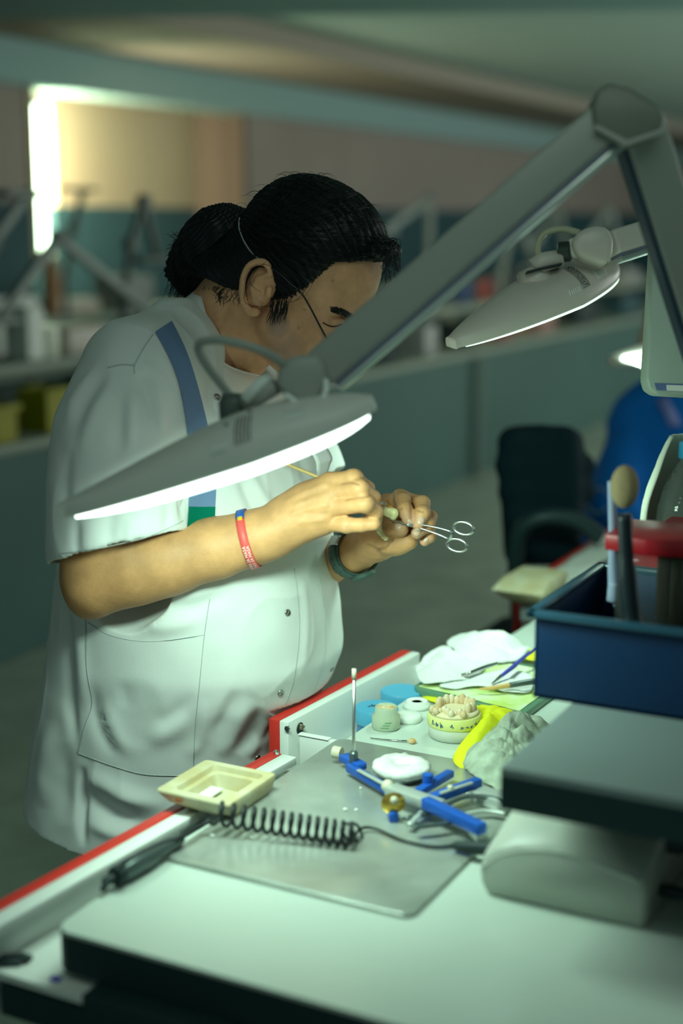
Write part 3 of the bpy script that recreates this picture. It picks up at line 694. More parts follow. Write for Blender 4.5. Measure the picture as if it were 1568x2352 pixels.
# eyebrow, lashes
mb = MB()
for k in range(150):
    t = R_.random(); x = 756+54*t; y = 709+(19*t*t)+R_.uniform(-7, 7)*(1-0.5*abs(t-.4)); p_, n_ = hit(bv_body, x, y, 0.0006); p2, _ = hit(bv_body, x+9, y+5+4*t, 0.0010)
    if p_ is not None and p2 is not None and np.linalg.norm(p2-p_) < .02: strand(np.array([p_, (p_+p2)/2+n_*0.0004, p2]), 0.00055, 3)
if mb.V: mb.build('eyebrow', m_hair, person, True)
mb = MB(); pts = [hit(bv_body, x, y, 0.0006)[0] for x, y in spl([(741, 741), (756, 749), (772, 749), (785, 744)], 10)]
pts = [p for p in pts if p is not None]
mb.tube(pts, 0.0009, 5).build('eyelashes', m_hair, person, True)

# ---------------------------------------------------------------- white coat
def ring(py, l, r, b, X=XH):
    c = PX((l+r)/2, py, X); D = (c-EYE)@fwd; hw = (r-l)/2*D/FPX; a = math.sqrt(max(hw*hw-(0.462*b)**2, 1e-4))/0.887
    return (c[2], X, c[1], b, a)
rings = [ring(702, 436, 520, 0.055), ring(735, 375, 560, 0.085), ring(770, 318, 590, 0.125), ring(810, 262, 612, 0.175), ring(860, 212, 640, 0.21), ring(930, 176, 694, 0.225), ring(1000, 156, 740, 0.225),
         ring(1100, 150, 750, 0.22), ring(1200, 152, 756, 0.215), ring(1300, 148, 763, 0.215), ring(1400, 132, 775, 0.215), ring(1480, 120, 780, 0.215), ring(1545, 108, 758, 0.21),
         ring(1600, 98, 718, 0.21), ring(1650, 90, 700, 0.21), ring(1720, 80, 682, 0.21), ring(1800, 70, 668, 0.215), ring(1880, 62, 655, 0.22), ring(1952, 56, 645, 0.225)]
zb = rings[-1][0]
K_ = SDF((1.48, 0.84, zb-0.03), (2.16, 1.62, 1.52), 0.0034)
K_.stack(rings, 0.01, 2.15)
q = K_.region((1.4, 0.7, 0.5), (2.2, 1.7, 1.52), 0); sl, X = q
# hem line rises towards the side vent; hollow inside below the waist
ins = SDF(K_.lo, K_.lo+K_.h*(K_.n-1), K_.h); ins.n = K_.n; ins.D = np.full(K_.n, 0.2, np.float32)
ins.stack([(z, cx, cy, ax-0.010, ay-0.010) for z, cx, cy, ax, ay in rings if z < zb+0.07]+[(zb-0.05, rings[-1][1], rings[-1][2], rings[-1][3]-.010, rings[-1][4]-.010)], 0.005, 2.15)
K_.D = np.maximum(K_.D, -ins.D); del ins
def hemcut(a, b):
    n = nrm(np.cross(b-a, A(1, 0, 0))); n = -n if n[2] > 0 else n
    h = (X[0]-a[0])*n[0]+(X[1]-a[1])*n[1]+(X[2]-a[2])*n[2]; K_.comb(sl, (-h).astype(np.float32), 0, True)
hemcut(PX(63, 1855, 1.70), PX(192, 1945, 1.64))
# shoulder caps
K_.cone(PX(400, 805, 1.74), PX(325, 868, 1.655), 0.066, 0.083, 0.045)
K_.cone(PX(470, 800, 1.92), PX(500, 868, 2.00), 0.062, 0.078, 0.045)
def sleeve(pts, rs, rin, pa, pb, k, ext):
    """pa-pb: the hem edge"""
    pts = [np.array(p) for p in pts]; lo = np.min(pts, 0)-max(rs)-.03; hi = np.max(pts, 0)+max(rs)+.03
    sl_, X_ = K_.region(lo, hi, 0.0)
    def ch(rr):
        D_ = None
        for i in range(len(pts)-1):
            p0, p1 = pts[i], pts[i+1]; v = p1-p0; L2 = v@v; d0 = [X_[j]-p0[j] for j in range(3)]
            t = np.clip((d0[0]*v[0]+d0[1]*v[1]+d0[2]*v[2])/L2, 0, 1); d = np.sqrt(sum((d0[j]-t*v[j])**2 for j in range(3)))-(rr[i]+(rr[i+1]-rr[i])*t)
            if D_ is None: D_ = d
            else: hh = np.maximum(0.03-np.abs(D_-d), 0)/0.03; D_ = np.minimum(D_, d)-hh*hh*0.0075
        return D_
    outer = ch(rs); inner = ch([r-rin for r in rs])
    n = nrm(np.cross(pb-pa, ext)); n = -n if n[2] > 0 else n
    hp = (X_[0]-pa[0])*n[0]+(X_[1]-pa[1])*n[1]+(X_[2]-pa[2])*n[2]
    d = np.maximum(outer, hp)
    K_.comb(sl_, d.astype(np.float32), k, False)
    hollow = np.maximum(inner, -(hp+0.07)); K_.comb(sl_, hollow.astype(np.float32), 0.002, True)
sleeve([PX(325, 868, 1.65), PX(288, 1000, 1.62), PX(276, 1120, 1.605), PX(272, 1235, 1.60), PX(262, 1330, 1.60)], [0.083, 0.092, 0.094, 0.092, 0.090], 0.0055,
       PX(143, 1295, 1.60), PX(420, 1216, 1.60), 0.022, nrm(A(1, 0.0, -0.12)))
sleeve([PX(500, 868, 2.00), PX(610, 1010, 2.03), PX(668, 1080, 2.02), PX(700, 1130, 2.00)], [0.080, 0.080, 0.078, 0.074], 0.0055,
       PX(640, 1140, 2.02), PX(756, 1085, 2.02), 0.022, A(1, 0, 0))
# neck opening
K_.cone(PX(520, 770, XH), PX(548, 840, XH-0.005), 0.050, 0.058, 0.01, sub=True); K_.cone(Hd(600, 700), PX(480, 790, XH), 0.064, 0.066, 0.008, sub=True)
V, F = K_.mesh(); del K_
V = relax(V, F, 3); N = vnormals(V, F); px, dep = to_px(V); front = np.clip(-(N@fwd)*2+0.3, 0, 1)
FOLDS = [  # (polyline in the photograph's frame, half width px, height m)
    (((345, 775), (388, 830), (414, 890), (427, 975), (436, 1060), (430, 1130)), 11, 0.007), (((365, 770), (405, 850), (436, 940), (446, 1010)), 12, -0.007),
    (((335, 865), (362, 930), (377, 1006)), 9, 0.006), (((318, 850), (340, 900), (355, 965)), 12, -0.006), (((300, 890), (298, 960), (296, 1050)), 10, 0.0055), (((276, 900), (274, 980), (270, 1060)), 16, -0.006),
    (((318, 825), (355, 850), (385, 900), (405, 960)), 7, 0.0035), (((228, 845), (180, 900), (150, 980)), 9, 0.0045), (((250, 850), (200, 920), (165, 1010)), 10, -0.0055), (((262, 870), (215, 960), (185, 1060)), 12, 0.0045),
    (((160, 1020), (150, 1100), (152, 1200)), 12, -0.005), (((230, 1100), (215, 1180), (205, 1280)), 16, 0.004), (((262, 1140), (252, 1210), (250, 1275)), 12, -0.0045), (((330, 1100), (322, 1180), (322, 1260)), 16, 0.004),
    (((375, 1130), (385, 1180), (380, 1230)), 10, -0.004), (((300, 1180), (296, 1230), (292, 1278)), 8, 0.003), (((182, 1180), (178, 1240), (176, 1290)), 9, -0.003),
    (((436, 1000), (441, 1090), (424, 1150), (420, 1215)), 9, -0.012),
    # torso
    (((560, 1060), (590, 1120), (620, 1180), (650, 1260)), 9, 0.005), (((545, 1075), (570, 1140), (600, 1200)), 10, -0.006), (((680, 1020), (695, 1070), (705, 1110)), 7, -0.005), (((690, 1310), (702, 1440), (690, 1560)), 7, 0.003),
    (((212, 1560), (225, 1640), (250, 1700), (285, 1745)), 12, -0.009), (((240, 1600), (262, 1680), (300, 1735)), 14, 0.007), (((285, 1560), (289, 1600), (292, 1630)), 7, -0.004),
    (((330, 1700), (390, 1680), (440, 1640)), 14, 0.005), (((350, 1660), (400, 1640), (450, 1590)), 12, -0.004), (((420, 1740), (460, 1700), (470, 1600)), 12, 0.004),
    (((190, 1770), (240, 1800), (310, 1835), (400, 1850)), 16, 0.010), (((188, 1800), (230, 1850), (300, 1890), (380, 1895)), 18, -0.012), (((195, 1880), (260, 1910), (330, 1925)), 14, 0.006),
    (((575, 1745), (600, 1700), (618, 1655)), 10, 0.008), (((545, 1735), (575, 1680), (600, 1620)), 12, -0.008), (((500, 1740), (540, 1680), (575, 1600)), 14, 0.006), (((480, 1700), (520, 1640), (545, 1580)), 12, -0.004),
    (((640, 1650), (600, 1700), (585, 1760)), 8, -0.006), (((360, 1400), (450, 1395), (540, 1350)), 14, -0.007), (((300, 1425), (380, 1440), (470, 1415)), 14, 0.005),
    (((145, 1325), (152, 1466), (163, 1623), (179, 1728)), 9, -0.010), (((178, 1400), (188, 1520), (196, 1640)), 12, 0.006), (((189, 1755), (187, 1850), (193, 1950)), 7, -0.016), (((150, 1700), (146, 1800), (150, 1900)), 16, -0.006), (((118, 1650), (100, 1760), (96, 1860)), 14, 0.007),
    (((470, 880), (500, 960)), 10, -0.004), (((430, 700), (400, 720), (350, 760)), 10, 0.002)]
for poly, w_, amp in FOLDS:
    poly = spl(poly, 14); d, t = polydist(px, poly); w_ = w_*1.35; e_ = np.clip(np.minimum(t, 1-t)*2.6, 0, 1); g = np.exp(-(d/w_)**2)*(e_*e_*(3-2*e_))*front
    V += N*(amp*0.95*g)[:, None]
rdg = 1-np.abs(vnoise(V*A(1, 1, .55), 13, 17)); tors = vnoise(V, 11, 12)*0.0022+vnoise(V, 12, 30)*0.0008+rdg**4*0.0022
V += N*tors[:, None]
# keep the coat outside the drawers it leans on
m_ = (V[:, 2] < 0.846) & (V[:, 0] > 1.66) & (V[:, 0] < 2.16) & (V[:, 1] < 1.0215); V[m_, 1] = 1.0215
m_ = (V[:, 2] < 0.826) & (V[:, 0] <= 1.67) & (V[:, 1] < 1.024); V[m_, 1] = 1.024
coat = mk('coat', V, F, m_cloth, person)
bv_coat = bvh(coat)
def on_coat(pts, off, n=30):
    out = []
    for x, y in spl(pts, n):
        p_, n_ = hit(bv_coat, x, y, off)
        if p_ is not None and (not out or np.linalg.norm(p_-out[-1]) < 0.09): out.append(p_)
    return np.array(out)
tp = spl([(202, 1429), (260, 1461), (349, 1473), (420, 1468), (469, 1458)], 24); bt_ = spl([(181, 1730), (260, 1759), (333, 1778), (400, 1782), (440, 1779)], 24); G = []
lf = spl([(202, 1429), (200, 1534), (212, 1612), (197, 1665), (181, 1730)], 30)
for i in range(30):
    row = []; t = i/29
    for j in range(24):
        q_ = tp[j]*(1-t)+bt_[j]*t; wj = 1-j/23; q_ = q_+(lf[i]-(tp[0]*(1-t)+bt_[0]*t))*wj*wj
        p_, n_ = hit(bv_coat, q_[0], q_[1], 0.0010); row.append(p_ if p_ is not None else row[-1])
    G.append(row)
po = MB().grid(G).build('pocket', m_cloth, coat, True)
def seam(pts, r=0.0008, n=40, double=False, part='seam', m=m_seam):
    o_ = on_coat(pts, 0.0009, n)
    if len(o_) > 3: MB().tube(spl(o_, len(o_)*2), r*0.8, 5).build(part, m, coat, True)
for s_ in ([(202, 1429), (260, 1461), (349, 1473), (469, 1458)], [(197, 1409), (200, 1534), (212, 1612), (197, 1665), (179, 1728)], [(482, 1375), (469, 1461), (458, 1571), (448, 1675), (445, 1764)],
           [(181, 1730), (260, 1759), (333, 1778), (427, 1781)], [(675, 1305), (686, 1435), (675, 1550), (654, 1618)], [(730, 1320), (746, 1440), (739, 1540), (716, 1600)],
           [(248, 845), (280, 838), (309, 840)], [(352, 768), (330, 800), (309, 840), (309, 858)]):
    seam(s_)
# hem band of sleeve
seam([(143, 1270), (200, 1262), (300, 1244), (380, 1215), (419, 1196)], 0.0007)
def patch(name, left, right, off, m, parent=coat, n=26, w=7):
    L_, R__ = spl(left, n), spl(right, n); G = []
    for i in range(n):
        row = []
        for t in np.linspace(0, 1, w):
            q_ = L_[i]*(1-t)+R__[i]*t; p_, n_ = hit(bv_coat, q_[0], q_[1], off)
            if p_ is None: p_ = row[-1] if row else (G[-1][0] if G else PX(q_[0], q_[1], 1.7))
            row.append(p_)
        G.append(row)
    G = np.array(G); 
    for _ in range(2): G[1:-1] = 0.5*G[1:-1]+0.25*(G[:-2]+G[2:])
    return MB().grid(G).build(name, m, parent, True)
m_blue = mat('blue_stripe', (0.16, 0.25, 0.42), 0.85, spec=0.1, bump=0.2, bscale=700)
m_green = mat('green_patch', (0.0, 0.16, 0.10), 0.85, spec=0.1)
patch('blue_stripe', [(355, 765), (385, 820), (408, 880), (424, 960), (430, 1040), (434, 1100), (430, 1163)], [(392, 740), (422, 800), (446, 870), (464, 940), (482, 1010), (495, 1080), (493, 1163)], 0.0030, m_blue)
patch('green_patch', [(430, 1163), (427, 1190), (425, 1240)], [(493, 1163), (492, 1190), (490, 1230)], 0.0036, m_green, n=10)
m_snap = mat('snap_metal', (0.45, 0.45, 0.42), 0.3, 1.0)
for (x, y) in ((660, 1407), (644, 1591), (762, 1535), (568, 1062), (716, 1040), (498, 912), (591, 1741)):
    p_, n_ = hit(bv_coat, x, y, 0.0)
    if p_ is None: continue
    t1 = nrm(np.cross(n_, A(0, 0, 1))); Rm = np.array([t1, np.cross(n_, t1), n_])
    MB().lathe([(0.0052, -0.001), (0.0054, 0.0010), (0.0042, 0.0022), (0.0030, 0.0012), (0.0022, 0.0012), (0.0014, 0.0020), (0.0, 0.0022)], p_, 16, Rm).build('snap_button', m_snap, coat, True)
# placket flap of the overlapping front
def strip(name, top, bot, m, parent, thick=0.0022, n=30):
    T_, B_ = spl(top, n), spl(bot, n); G = []
    for i in range(n): G.append([T_[i]*(1-t)+B_[i]*t for t in np.linspace(0, 1, 6)])
    o = MB().grid(G).build(name, m, parent, True); sm = o.modifiers.new('thickness', 'SOLIDIFY'); sm.thickness = thick; sm.offset = 0; return o
strip('collar', [Hd(575, 850, -.04), Hd(520, 760, -.07), Hd(470, 690, -.045), Hd(456, 660, 0), Hd(463, 682, .05), Hd(474, 725, .073), Hd(484, 775, .076), Hd(488, 815, .068), Hd(490, 855, .060)],
      [Hd(560, 900, -.06), Hd(500, 800, -.10), Hd(440, 720, -.06), Hd(424, 692, 0), Hd(408, 706, .07), Hd(412, 742, .100), Hd(436, 800, .112), Hd(462, 850, .108), Hd(484, 885, .096)], m_cloth, coat, 0.003)
strip('lapel', [Hd(486, 830, .078), Hd(490, 868, .082), Hd(500, 900, .086), Hd(520, 940, .09), Hd(540, 980, .09)], [Hd(474, 850, .104), Hd(478, 900, .11), Hd(488, 925, .118), Hd(505, 960, .12), Hd(520, 990, .12)], m_cloth, coat, 0.003)
strip('lapel', [Hd(728, 985, .02), Hd(745, 1020, .02), Hd(761, 1050, .02), Hd(757, 1065, .02), Hd(750, 1085, .02)], [Hd(700, 985, .05), Hd(712, 1030, .055), Hd(726, 1060, .055), Hd(728, 1080, .05), Hd(730, 1100, .045)], m_cloth, coat, 0.003)
# t-shirt in the neck opening
ts = strip('t_shirt', [Hd(480, 785, .070), Hd(492, 812, .074), Hd(520, 838, .068), Hd(556, 853, .045), Hd(592, 861, .0), Hd(628, 862, -.04)],
      [Hd(476, 880, .080), Hd(488, 905, .085), Hd(520, 930, .082), Hd(560, 950, .06), Hd(615, 955, .0), Hd(660, 950, -.05)], m_tee, person, 0.002)
MB().tube(spl([Hd(480, 786, .071), Hd(492, 813, .075), Hd(520, 839, .069), Hd(556, 854, .046), Hd(592, 862, .0)], 30), 0.0022, 6).build('neckband', m_tee, ts, True)
# trousers below the coat
m_trs = mat('dark_trousers', (0.05, 0.06, 0.065), 0.9)
mbt = MB()
for xx in (1.74, 1.92): mbt.lathe([(0.072, 0.06), (0.085, 0.4), (0.10, zb+0.10)], (xx, 1.22, 0.0), 24)
mbt.build('trousers', m_trs, person, True)
mbs = MB()
for xx in (1.74, 1.92): mbs.ell((xx, 1.17, 0.04), (0.05, 0.14, 0.04))
mbs.build('shoes', mat('shoe', (0.02, 0.02, 0.02), 0.5), person, True)
# glasses
m_gl = mat('glasses_frame', (0.006, 0.008, 0.010), 0.25, 0.0, spec=0.6)
mb = MB()
for s_ in (1, -1):
    o_ = 0 if s_ > 0 else 66
    mb.tube(spl([Hd(590+o_, 600, .092*s_), Hd(630+o_, 620, .088*s_), Hd(668+o_, 652, .084*s_), Hd(697+o_, 680, .080*s_), Hd(736+o_*.9, 752, .071*s_), Hd(752+o_*.8, 782, .066*s_)], 20), 0.0014, 6)
glasses = mb.build('glasses', m_gl, person, True)
for s_ in (1, -1):
    c_ = Hd(792, 796, .034*s_); mr = MB(); mr.tube([c_+HS*0.030*math.cos(t)+(HU*0.93-HF*0.35)*0.018*math.sin(t) for t in np.linspace(0, 2*math.pi, 32, endpoint=False)], 0.0010, 6, closed=True)
    mr.build('lens_rim', m_gl, glasses, True)
MB().tube([Hd(800, 788, .006), Hd(802, 785, 0), Hd(800, 788, -.006)], 0.001, 6).build('bridge', m_gl, glasses, True)
# wristband on the right forearm
m_red = mat('red_silicone', (0.80, 0.10, 0.09), 0.45); m_bblue = mat('blue_silicone', (0.02, 0.12, 0.50), 0.45); m_wht = mat('white_print', (0.85, 0.8, 0.75), 0.6); m_yel = mat('yellow_print', (0.85, 0.5, 0.02), 0.6)
wc = mixp(Rel, Rwr, 0.862); wax = nrm(nrm(Rwr-Rel)+0.16*A(0, 0, 1)*-1)
wax = nrm(wax); wu = nrm(A(0, 0, 1)-wax*wax[2]); wv = np.cross(wax, wu)
if wv@fwd > 0: pass
ra, rb = 0.0400, 0.0365
wc = wc+wu*-0.002
def around(c, u_, v_, ax_, ang, along, off):
    d_ = u_*math.cos(ang)+v_*math.sin(ang); o_ = c+ax_*along+d_*0.10
    loc, _n, _i, _d = bv_body.ray_cast(Vector(o_.tolist()), Vector((-d_).tolist()), 0.1)
    return (A(*loc) if loc is not None else c+ax_*along+d_*0.035)+d_*off
wvc = nrm(wv) if nrm(wv)@fwd < 0 else -nrm(wv)
def wp(ang, ax_, r=1.0): return around(wc, wu, wvc, wax, ang, ax_, 0.0022+(r-1)*0.036)
# angle 0 = top, pi/2 = towards the camera, pi = underside; band slants a little
def band(a0, a1, w0, w1, r, n=60):
    G = []
    for t in np.linspace(a0, a1, n):
        G.append([wp(t, w0+0.006*math.cos(t)*-1, r), wp(t, w1+0.006*math.cos(t)*-1, r)])
    return G
def bandpart(name, a0, a1, m, parent, r=1.0, w=0.006, th=0.0018):
    o = MB().grid(band(a0, a1, -w, w, r)).build(name, m, parent, True); sd = o.modifiers.new('thickness', 'SOLIDIFY'); sd.thickness = th; sd.offset = 0; return o
wb = bandpart('wristband', 0.55, 2*math.pi-0.3, m_red, person)
bandpart('blue_section', -0.3, 0.55, m_bblue, wb)
bandpart('yellow_mark', 0.50, 0.66, m_yel, wb, 1.035, 0.0035, 0.0005)
def text_mesh(s, size):
    c = bpy.data.curves.new('t', 'FONT'); c.body = s; c.size = size; c.resolution_u = 2; o = bpy.data.objects.new('t', c); COL.objects.link(o)
    bpy.context.view_layer.update(); dg = bpy.context.evaluated_depsgraph_get(); me = bpy.data.meshes.new_from_object(o.evaluated_get(dg))
    Vt = [v.co[:] for v in me.vertices]; Ft = [list(p.vertices) for p in me.polygons]; bpy.data.objects.remove(o); bpy.data.curves.remove(c); bpy.data.meshes.remove(me)
    return np.array(Vt), Ft
tv, tf = text_mesh('PARA SA MASA', 0.0062)
mb = MB()
for row in (0, 1):
    W_ = tv[:, 0].max(); out = []
    for v in tv:
        a_ = 2.62-(v[0]/0.0385); out.append(wp(a_, -0.0005-v[1]*1.0+0.006*math.cos(a_)*-1+(0.0052 if row else -0.0002), 1.038))
    mb.add(out, tf)
mb.build('printed_words', m_wht, wb, False)
# watch on the left wrist
m_strap = mat('watch_strap', (0.055, 0.10, 0.085), 0.6); m_steel = mat('brushed_steel', (0.62, 0.64, 0.62), 0.28, 1.0)
lax = nrm(Lwr-PX(740, 1290, 1.95)); lu = nrm(A(0, 0, 1)-lax*lax[2]); lv = np.cross(lu, lax); lc = Lwr+lax*0.008
if lv@fwd > 0: lv = -lv
def wl(a, ax_, r=1.0): return around(lc, lu, lv, lax, a, ax_, (r-1)*0.031+0.0015)
G = [[wl(t, w_+0.004*math.cos(t), 1.03) for w_ in (-0.010, -0.005, 0, 0.005, 0.010)] for t in np.linspace(0, 2*math.pi, 64)]
watch = MB().grid(G).build('wristwatch', m_strap, person, True); sd = watch.modifiers.new('thickness', 'SOLIDIFY'); sd.thickness = 0.003
def onband(name, t0, t1, w0, w1, r, th, m):
    G = [[wl(t, w_+0.004*math.cos(t), r) for w_ in np.linspace(w0, w1, 4)] for t in np.linspace(t0, t1, 8)]
    o = MB().grid(G).build(name, m, watch, True); s_ = o.modifiers.new('thickness', 'SOLIDIFY'); s_.thickness = th; return o
onband('buckle', 0.85, 1.25, -0.012, 0.012, 1.13, 0.003, m_steel)
onband('strap_loop', 2.1, 2.35, -0.0115, 0.0115, 1.16, 0.002, m_strap)
onband('strap_end', 1.3, 3.0, -0.009, 0.009, 1.14, 0.0025, m_strap)
for t in (1.5, 1.75, 2.0): MB().ell(wl(t, 0, 1.19), (0.0016, 0.0016, 0.0016)).build('strap_hole', m_gl, watch, True)
wcs = wl(3.35, 0, 1.15); dirw = nrm(wcs-lc)
MB().lathe([(0, -0.005), (0.018, -0.005), (0.019, 0.001), (0.016, 0.004), (0.0, 0.0045)], wcs, 28, np.array([lax, np.cross(dirw, lax), dirw])).build('watch_case', m_strap, watch, True)
# ================================================================= the workbench in front
T = 0.82
m_top = mat('worktop_laminate', (0.60, 0.68, 0.62), 0.22, spec=0.5, var=0.04, vscale=3)
m_white = mat('white_enamel', (0.80, 0.84, 0.80), 0.28, spec=0.5); m_redt = mat('red_enamel', (0.62, 0.035, 0.025), 0.32, spec=0.5)
m_legm = mat('grey_leg', (0.13, 0.15, 0.14), 0.4, 0.3)
bench = thing('workbench', 'white-topped laboratory workbench with dark edge and red-trimmed drawers in the foreground', 'workbench', (2.2, 0.2, 0))
poly = [(1.10, -0.7), (1.10, 0.900), (1.108, 0.912), (1.12, 0.916), (1.35, 0.918), (1.62, 0.903), (2.0, 0.897), (2.45, 0.878), (3.5, 0.88), (3.5, -0.7)]
MB().prism(poly, A(0, 0, T-0.004), A(1, 0, 0), A(0, 1, 0), A(0, 0, 1), 0.004).build('worktop', m_top, bench, False)
MB().prism(poly, A(0, 0, T-0.046), A(1, 0, 0), A(0, 1, 0), A(0, 0, 1), 0.0418).build('worktop_edge', m_dark, bench, False)
MB().box((2.31, -0.1, 0.385), (2.32, 1.70, 0.77)).build('cabinet', m_dark, bench, False)
MB().box((1.128, 0.828, 0.386), (0.045, 0.06, 0.772), bev=0.003).build('leg', m_legm, bench)
MB().box((1.118, 0.10, 0.745), (0.03, 1.38, 0.055)).build('apron', m_dark, bench, False)
def front(x0, x1, y0, y1, z0, z1, name, ends=True):
    """drawer front: white inside, red outside; skewed a little in plan"""
    t = thing('drawer', None, None, ((x0+x1)/2, (y0+y1)/2, z0)) if False else None
def drawer(x0, x1, ya, yb, z0, z1, floor_z, yin, parent, wall=True, side0=True, side1=True, dh=0.02):
    d = A(x1-x0, yb-ya, 0); L = np.linalg.norm(d); ax = d/L; ay = A(-ax[1], ax[0], 0); o = A(x0, ya, z0); h = z1-z0
    R = np.array([ax, ay, A(0, 0, 1)]); c = A((x0+x1)/2, (ya+yb)/2, (z0+z1)/2)
    bmb = MB().box(c-ay*0.026, (L, 0.016, h-0.0), R, bev=0.002)
    if x0 < 1: bmb = MB().box(c-ay*0.019+A(0, 0, -.008), (L, 0.004, h-0.016), R, bev=0.001).box(c-ay*0.030+A(0, 0, h/2-.006), (L, 0.024, 0.012), R, bev=0.002)
    box = bmb.build('drawer_front', m_white, parent)
    ORG_ = box
    MB().box(c-ay*0.0085, (L+0.001, 0.019, h+0.001), R, bev=0.003).build('red_facing', m_redt, box)
    g_ = 0.012 if x0 < 1 else 0.034; yc = ((ya+yb)/2-g_+yin)/2; w = (ya+yb)/2-g_-yin
    xf = x0+0.01 if side0 or x0 > 2 else 1.074
    MB().box(((xf+x1)/2, yc, floor_z-0.004), (x1-xf-0.01, w, 0.008)).build('drawer_floor', m_white, box, False)
    for xx, q in ((x0+0.012, side0), (x1-0.012, side1)):
        if q: MB().box((xx, yc, (floor_z+z1-dh)/2), (0.012, w, z1-dh-floor_z), bev=0.002).build('drawer_side', m_white, box)
    return box
d1 = drawer(0.96, 1.655, 1.020, 0.972, 0.705, 0.820, 0.765, 0.70, bench, side0=False)
d2 = drawer(1.722, 2.125, 1.016, 0.990, 0.700, 0.840, 0.762, 0.62, bench)
d3 = drawer(2.66, 3.40, 0.992, 1.000, 0.705, 0.822, 0.765, 0.62, bench, side0=False)
m_chr = mat('chrome', (0.6, 0.6, 0.58), 0.15, 1.0); m_br0 = mat('old_brass', (0.5, 0.42, 0.28), 0.3, 0.9)
for (x, y, par, r) in ((663, 1671, d2, 0.004), (922, 1518, d2, 0.004)):
    c = PX(x, y, 1.722 if x < 700 else 2.11); MB().lathe([(r, 0), (r, 0.003), (0, 0.0035)], c-A(0.003, 0, 0), 14, np.array([A(0, 1, 0), A(0, 0, 1), A(-1, 0, 0)])).build('screw', m_chr, par)
c = PY(689, 1673, 0.9795); MB().lathe([(.009, -.001), (.009, .001), (0, .001)], c, 18, np.array([A(1, 0, 0), A(0, 0, 1), A(0, -1, 0)])).build('latch_hole', m_boxblk, d2)
lk = MB(); lk.box(c+A(0, -.003, .002), (0.012, 0.005, 0.004), bev=0.001); lk.box(c+A(-.003, -.004, .004), (0.004, 0.006, 0.008), bev=0.001); lk.build('latch', m_br0, d2)
c = PY(757, 1653, 0.979); MB().ell(c, (.0012, .0006, .0012)).build('pin_hole', m_boxblk, d2)
tag(MB().box(PZ(722, 1691, 0.8212), (0.012, 0.05, 0.0012), bev=.0004).build('paper_slip', m_wpap), 'small white paper slip on the drawer side behind the steel plate', 'paper')
c = PX(591, 1741, 1.655); MB().lathe([(0.004, 0.0), (0.004, 0.004), (0.002, 0.006), (0, 0.006)], A(1.646, 0.960, 0.8205), 16).build('lock', m_chr, d1)
tag(MB().box(A(*(PZ(725, 1692, .8205))), (0.10, 0.018, 0.001)).build('paper_slip', m_wpap), 'small white paper slip on the drawer side rail', 'paper') if False else None
# the scrap in the near drawer
mb = MB(); c = PZ(20, 2205, 0.768); mb.box(c, (0.022, 0.03, 0.005), np.array([nrm(A(1, .6, 0)), nrm(A(-.6, 1, 0)), A(0, 0, 1)]), bev=.002); mb.box(c+A(.01, -.012, .001), (0.012, 0.018, 0.006), bev=.002)
tag(mb.build('black_scrap', m_boxblk), 'small black scrap lying in the near drawer at the left edge', 'scrap')
tag(MB().box(PZ(128, 2248, 0.7665), (0.008, 0.012, 0.003), bev=.001).build('blue_scrap', mat('blue_wax', (0.08, 0.08, 0.55), .4)), 'tiny blue scrap lying in the near drawer', 'scrap')
tag(MB().box((1.36, 0.880, 0.352), (0.38, 0.15, 0.70), bev=0.006).build('blue_crate', mat('crate_blue', (0.01, 0.09, 0.30), .5)), 'blue crate standing under the near drawer at the bottom left corner', 'crate')
# open carcass edge below the near drawer
MB().box((1.35, 0.835, 0.736), (0.55, 0.27, 0.034)).build('carcass_rail', m_dark, bench, False)

MB().box((1.095, 0.775, 0.742), (0.045, 0.17, 0.062), bev=.003).build('cabinet_corner', m_dark, bench)
# ---- beige hand rests clamped at the edge
m_beige = mat('aged_cream_plastic', (0.60, 0.57, 0.40), 0.5, var=0.12, vscale=22, var2=(0.50, 0.42, 0.22)); m_gre = mat('grey_foot', (0.22, 0.25, 0.25), .5)
def rings_mesh(rs):
    mb = MB(); V = [p for r in rs for p in r]; n = len(rs[0]); F = []
    for i in range(len(rs)-1):
        for j in range(n): F.append([i*n+j, i*n+(j+1) % n, (i+1)*n+(j+1) % n, (i+1)*n+j])
    F.append(list(range(n))[::-1]); F.append([(len(rs)-1)*n+j for j in range(n)]); return mb.add(np.array(V), F)
def rr(x0, x1, y0, y1, z, r=0.006, n=4):
    out = []
    for cx, cy, a0 in ((x1-r, y1-r, 0), (x0+r, y1-r, 90), (x0+r, y0+r, 180), (x1-r, y0+r, 270)):
        for k in range(n+1): a = math.radians(a0+90*k/n); out.append(A(cx+r*math.cos(a), cy+r*math.sin(a), z))
    return out
pin = thing('hand_rest_tray', 'cream plastic tray with a square recess at the drawer edge before the coiled cord', 'tray', (1.465, 0.94, T))
rings_mesh([rr(1.428, 1.512, 0.894, 0.966, 0.8212), rr(1.412, 1.520, 0.889, 0.984, 0.834), rr(1.407, 1.525, 0.888, 0.998, 0.846), rr(1.408, 1.524, 0.889, 0.997, 0.848), rr(1.420, 1.514, 0.900, 0.978, 0.848, 0.008), rr(1.422, 1.512, 0.902, 0.976, 0.841, 0.008),
    rr(1.430, 1.504, 0.910, 0.968, 0.841, 0.007), rr(1.436, 1.498, 0.914, 0.962, 0.824, 0.006)]).build('tray_body', m_beige, pin)
MB().box((1.47, 0.938, 0.8345-0.04), (0.05, 0.034, 0.052), bev=0.003).build('bracket', m_gre, pin)
MB().ell((1.4069, 0.962, 0.8405), (0.0008, 0.006, 0.003)).build('brown_stain', mat('rust', (0.4, 0.16, 0.06), .8), pin)
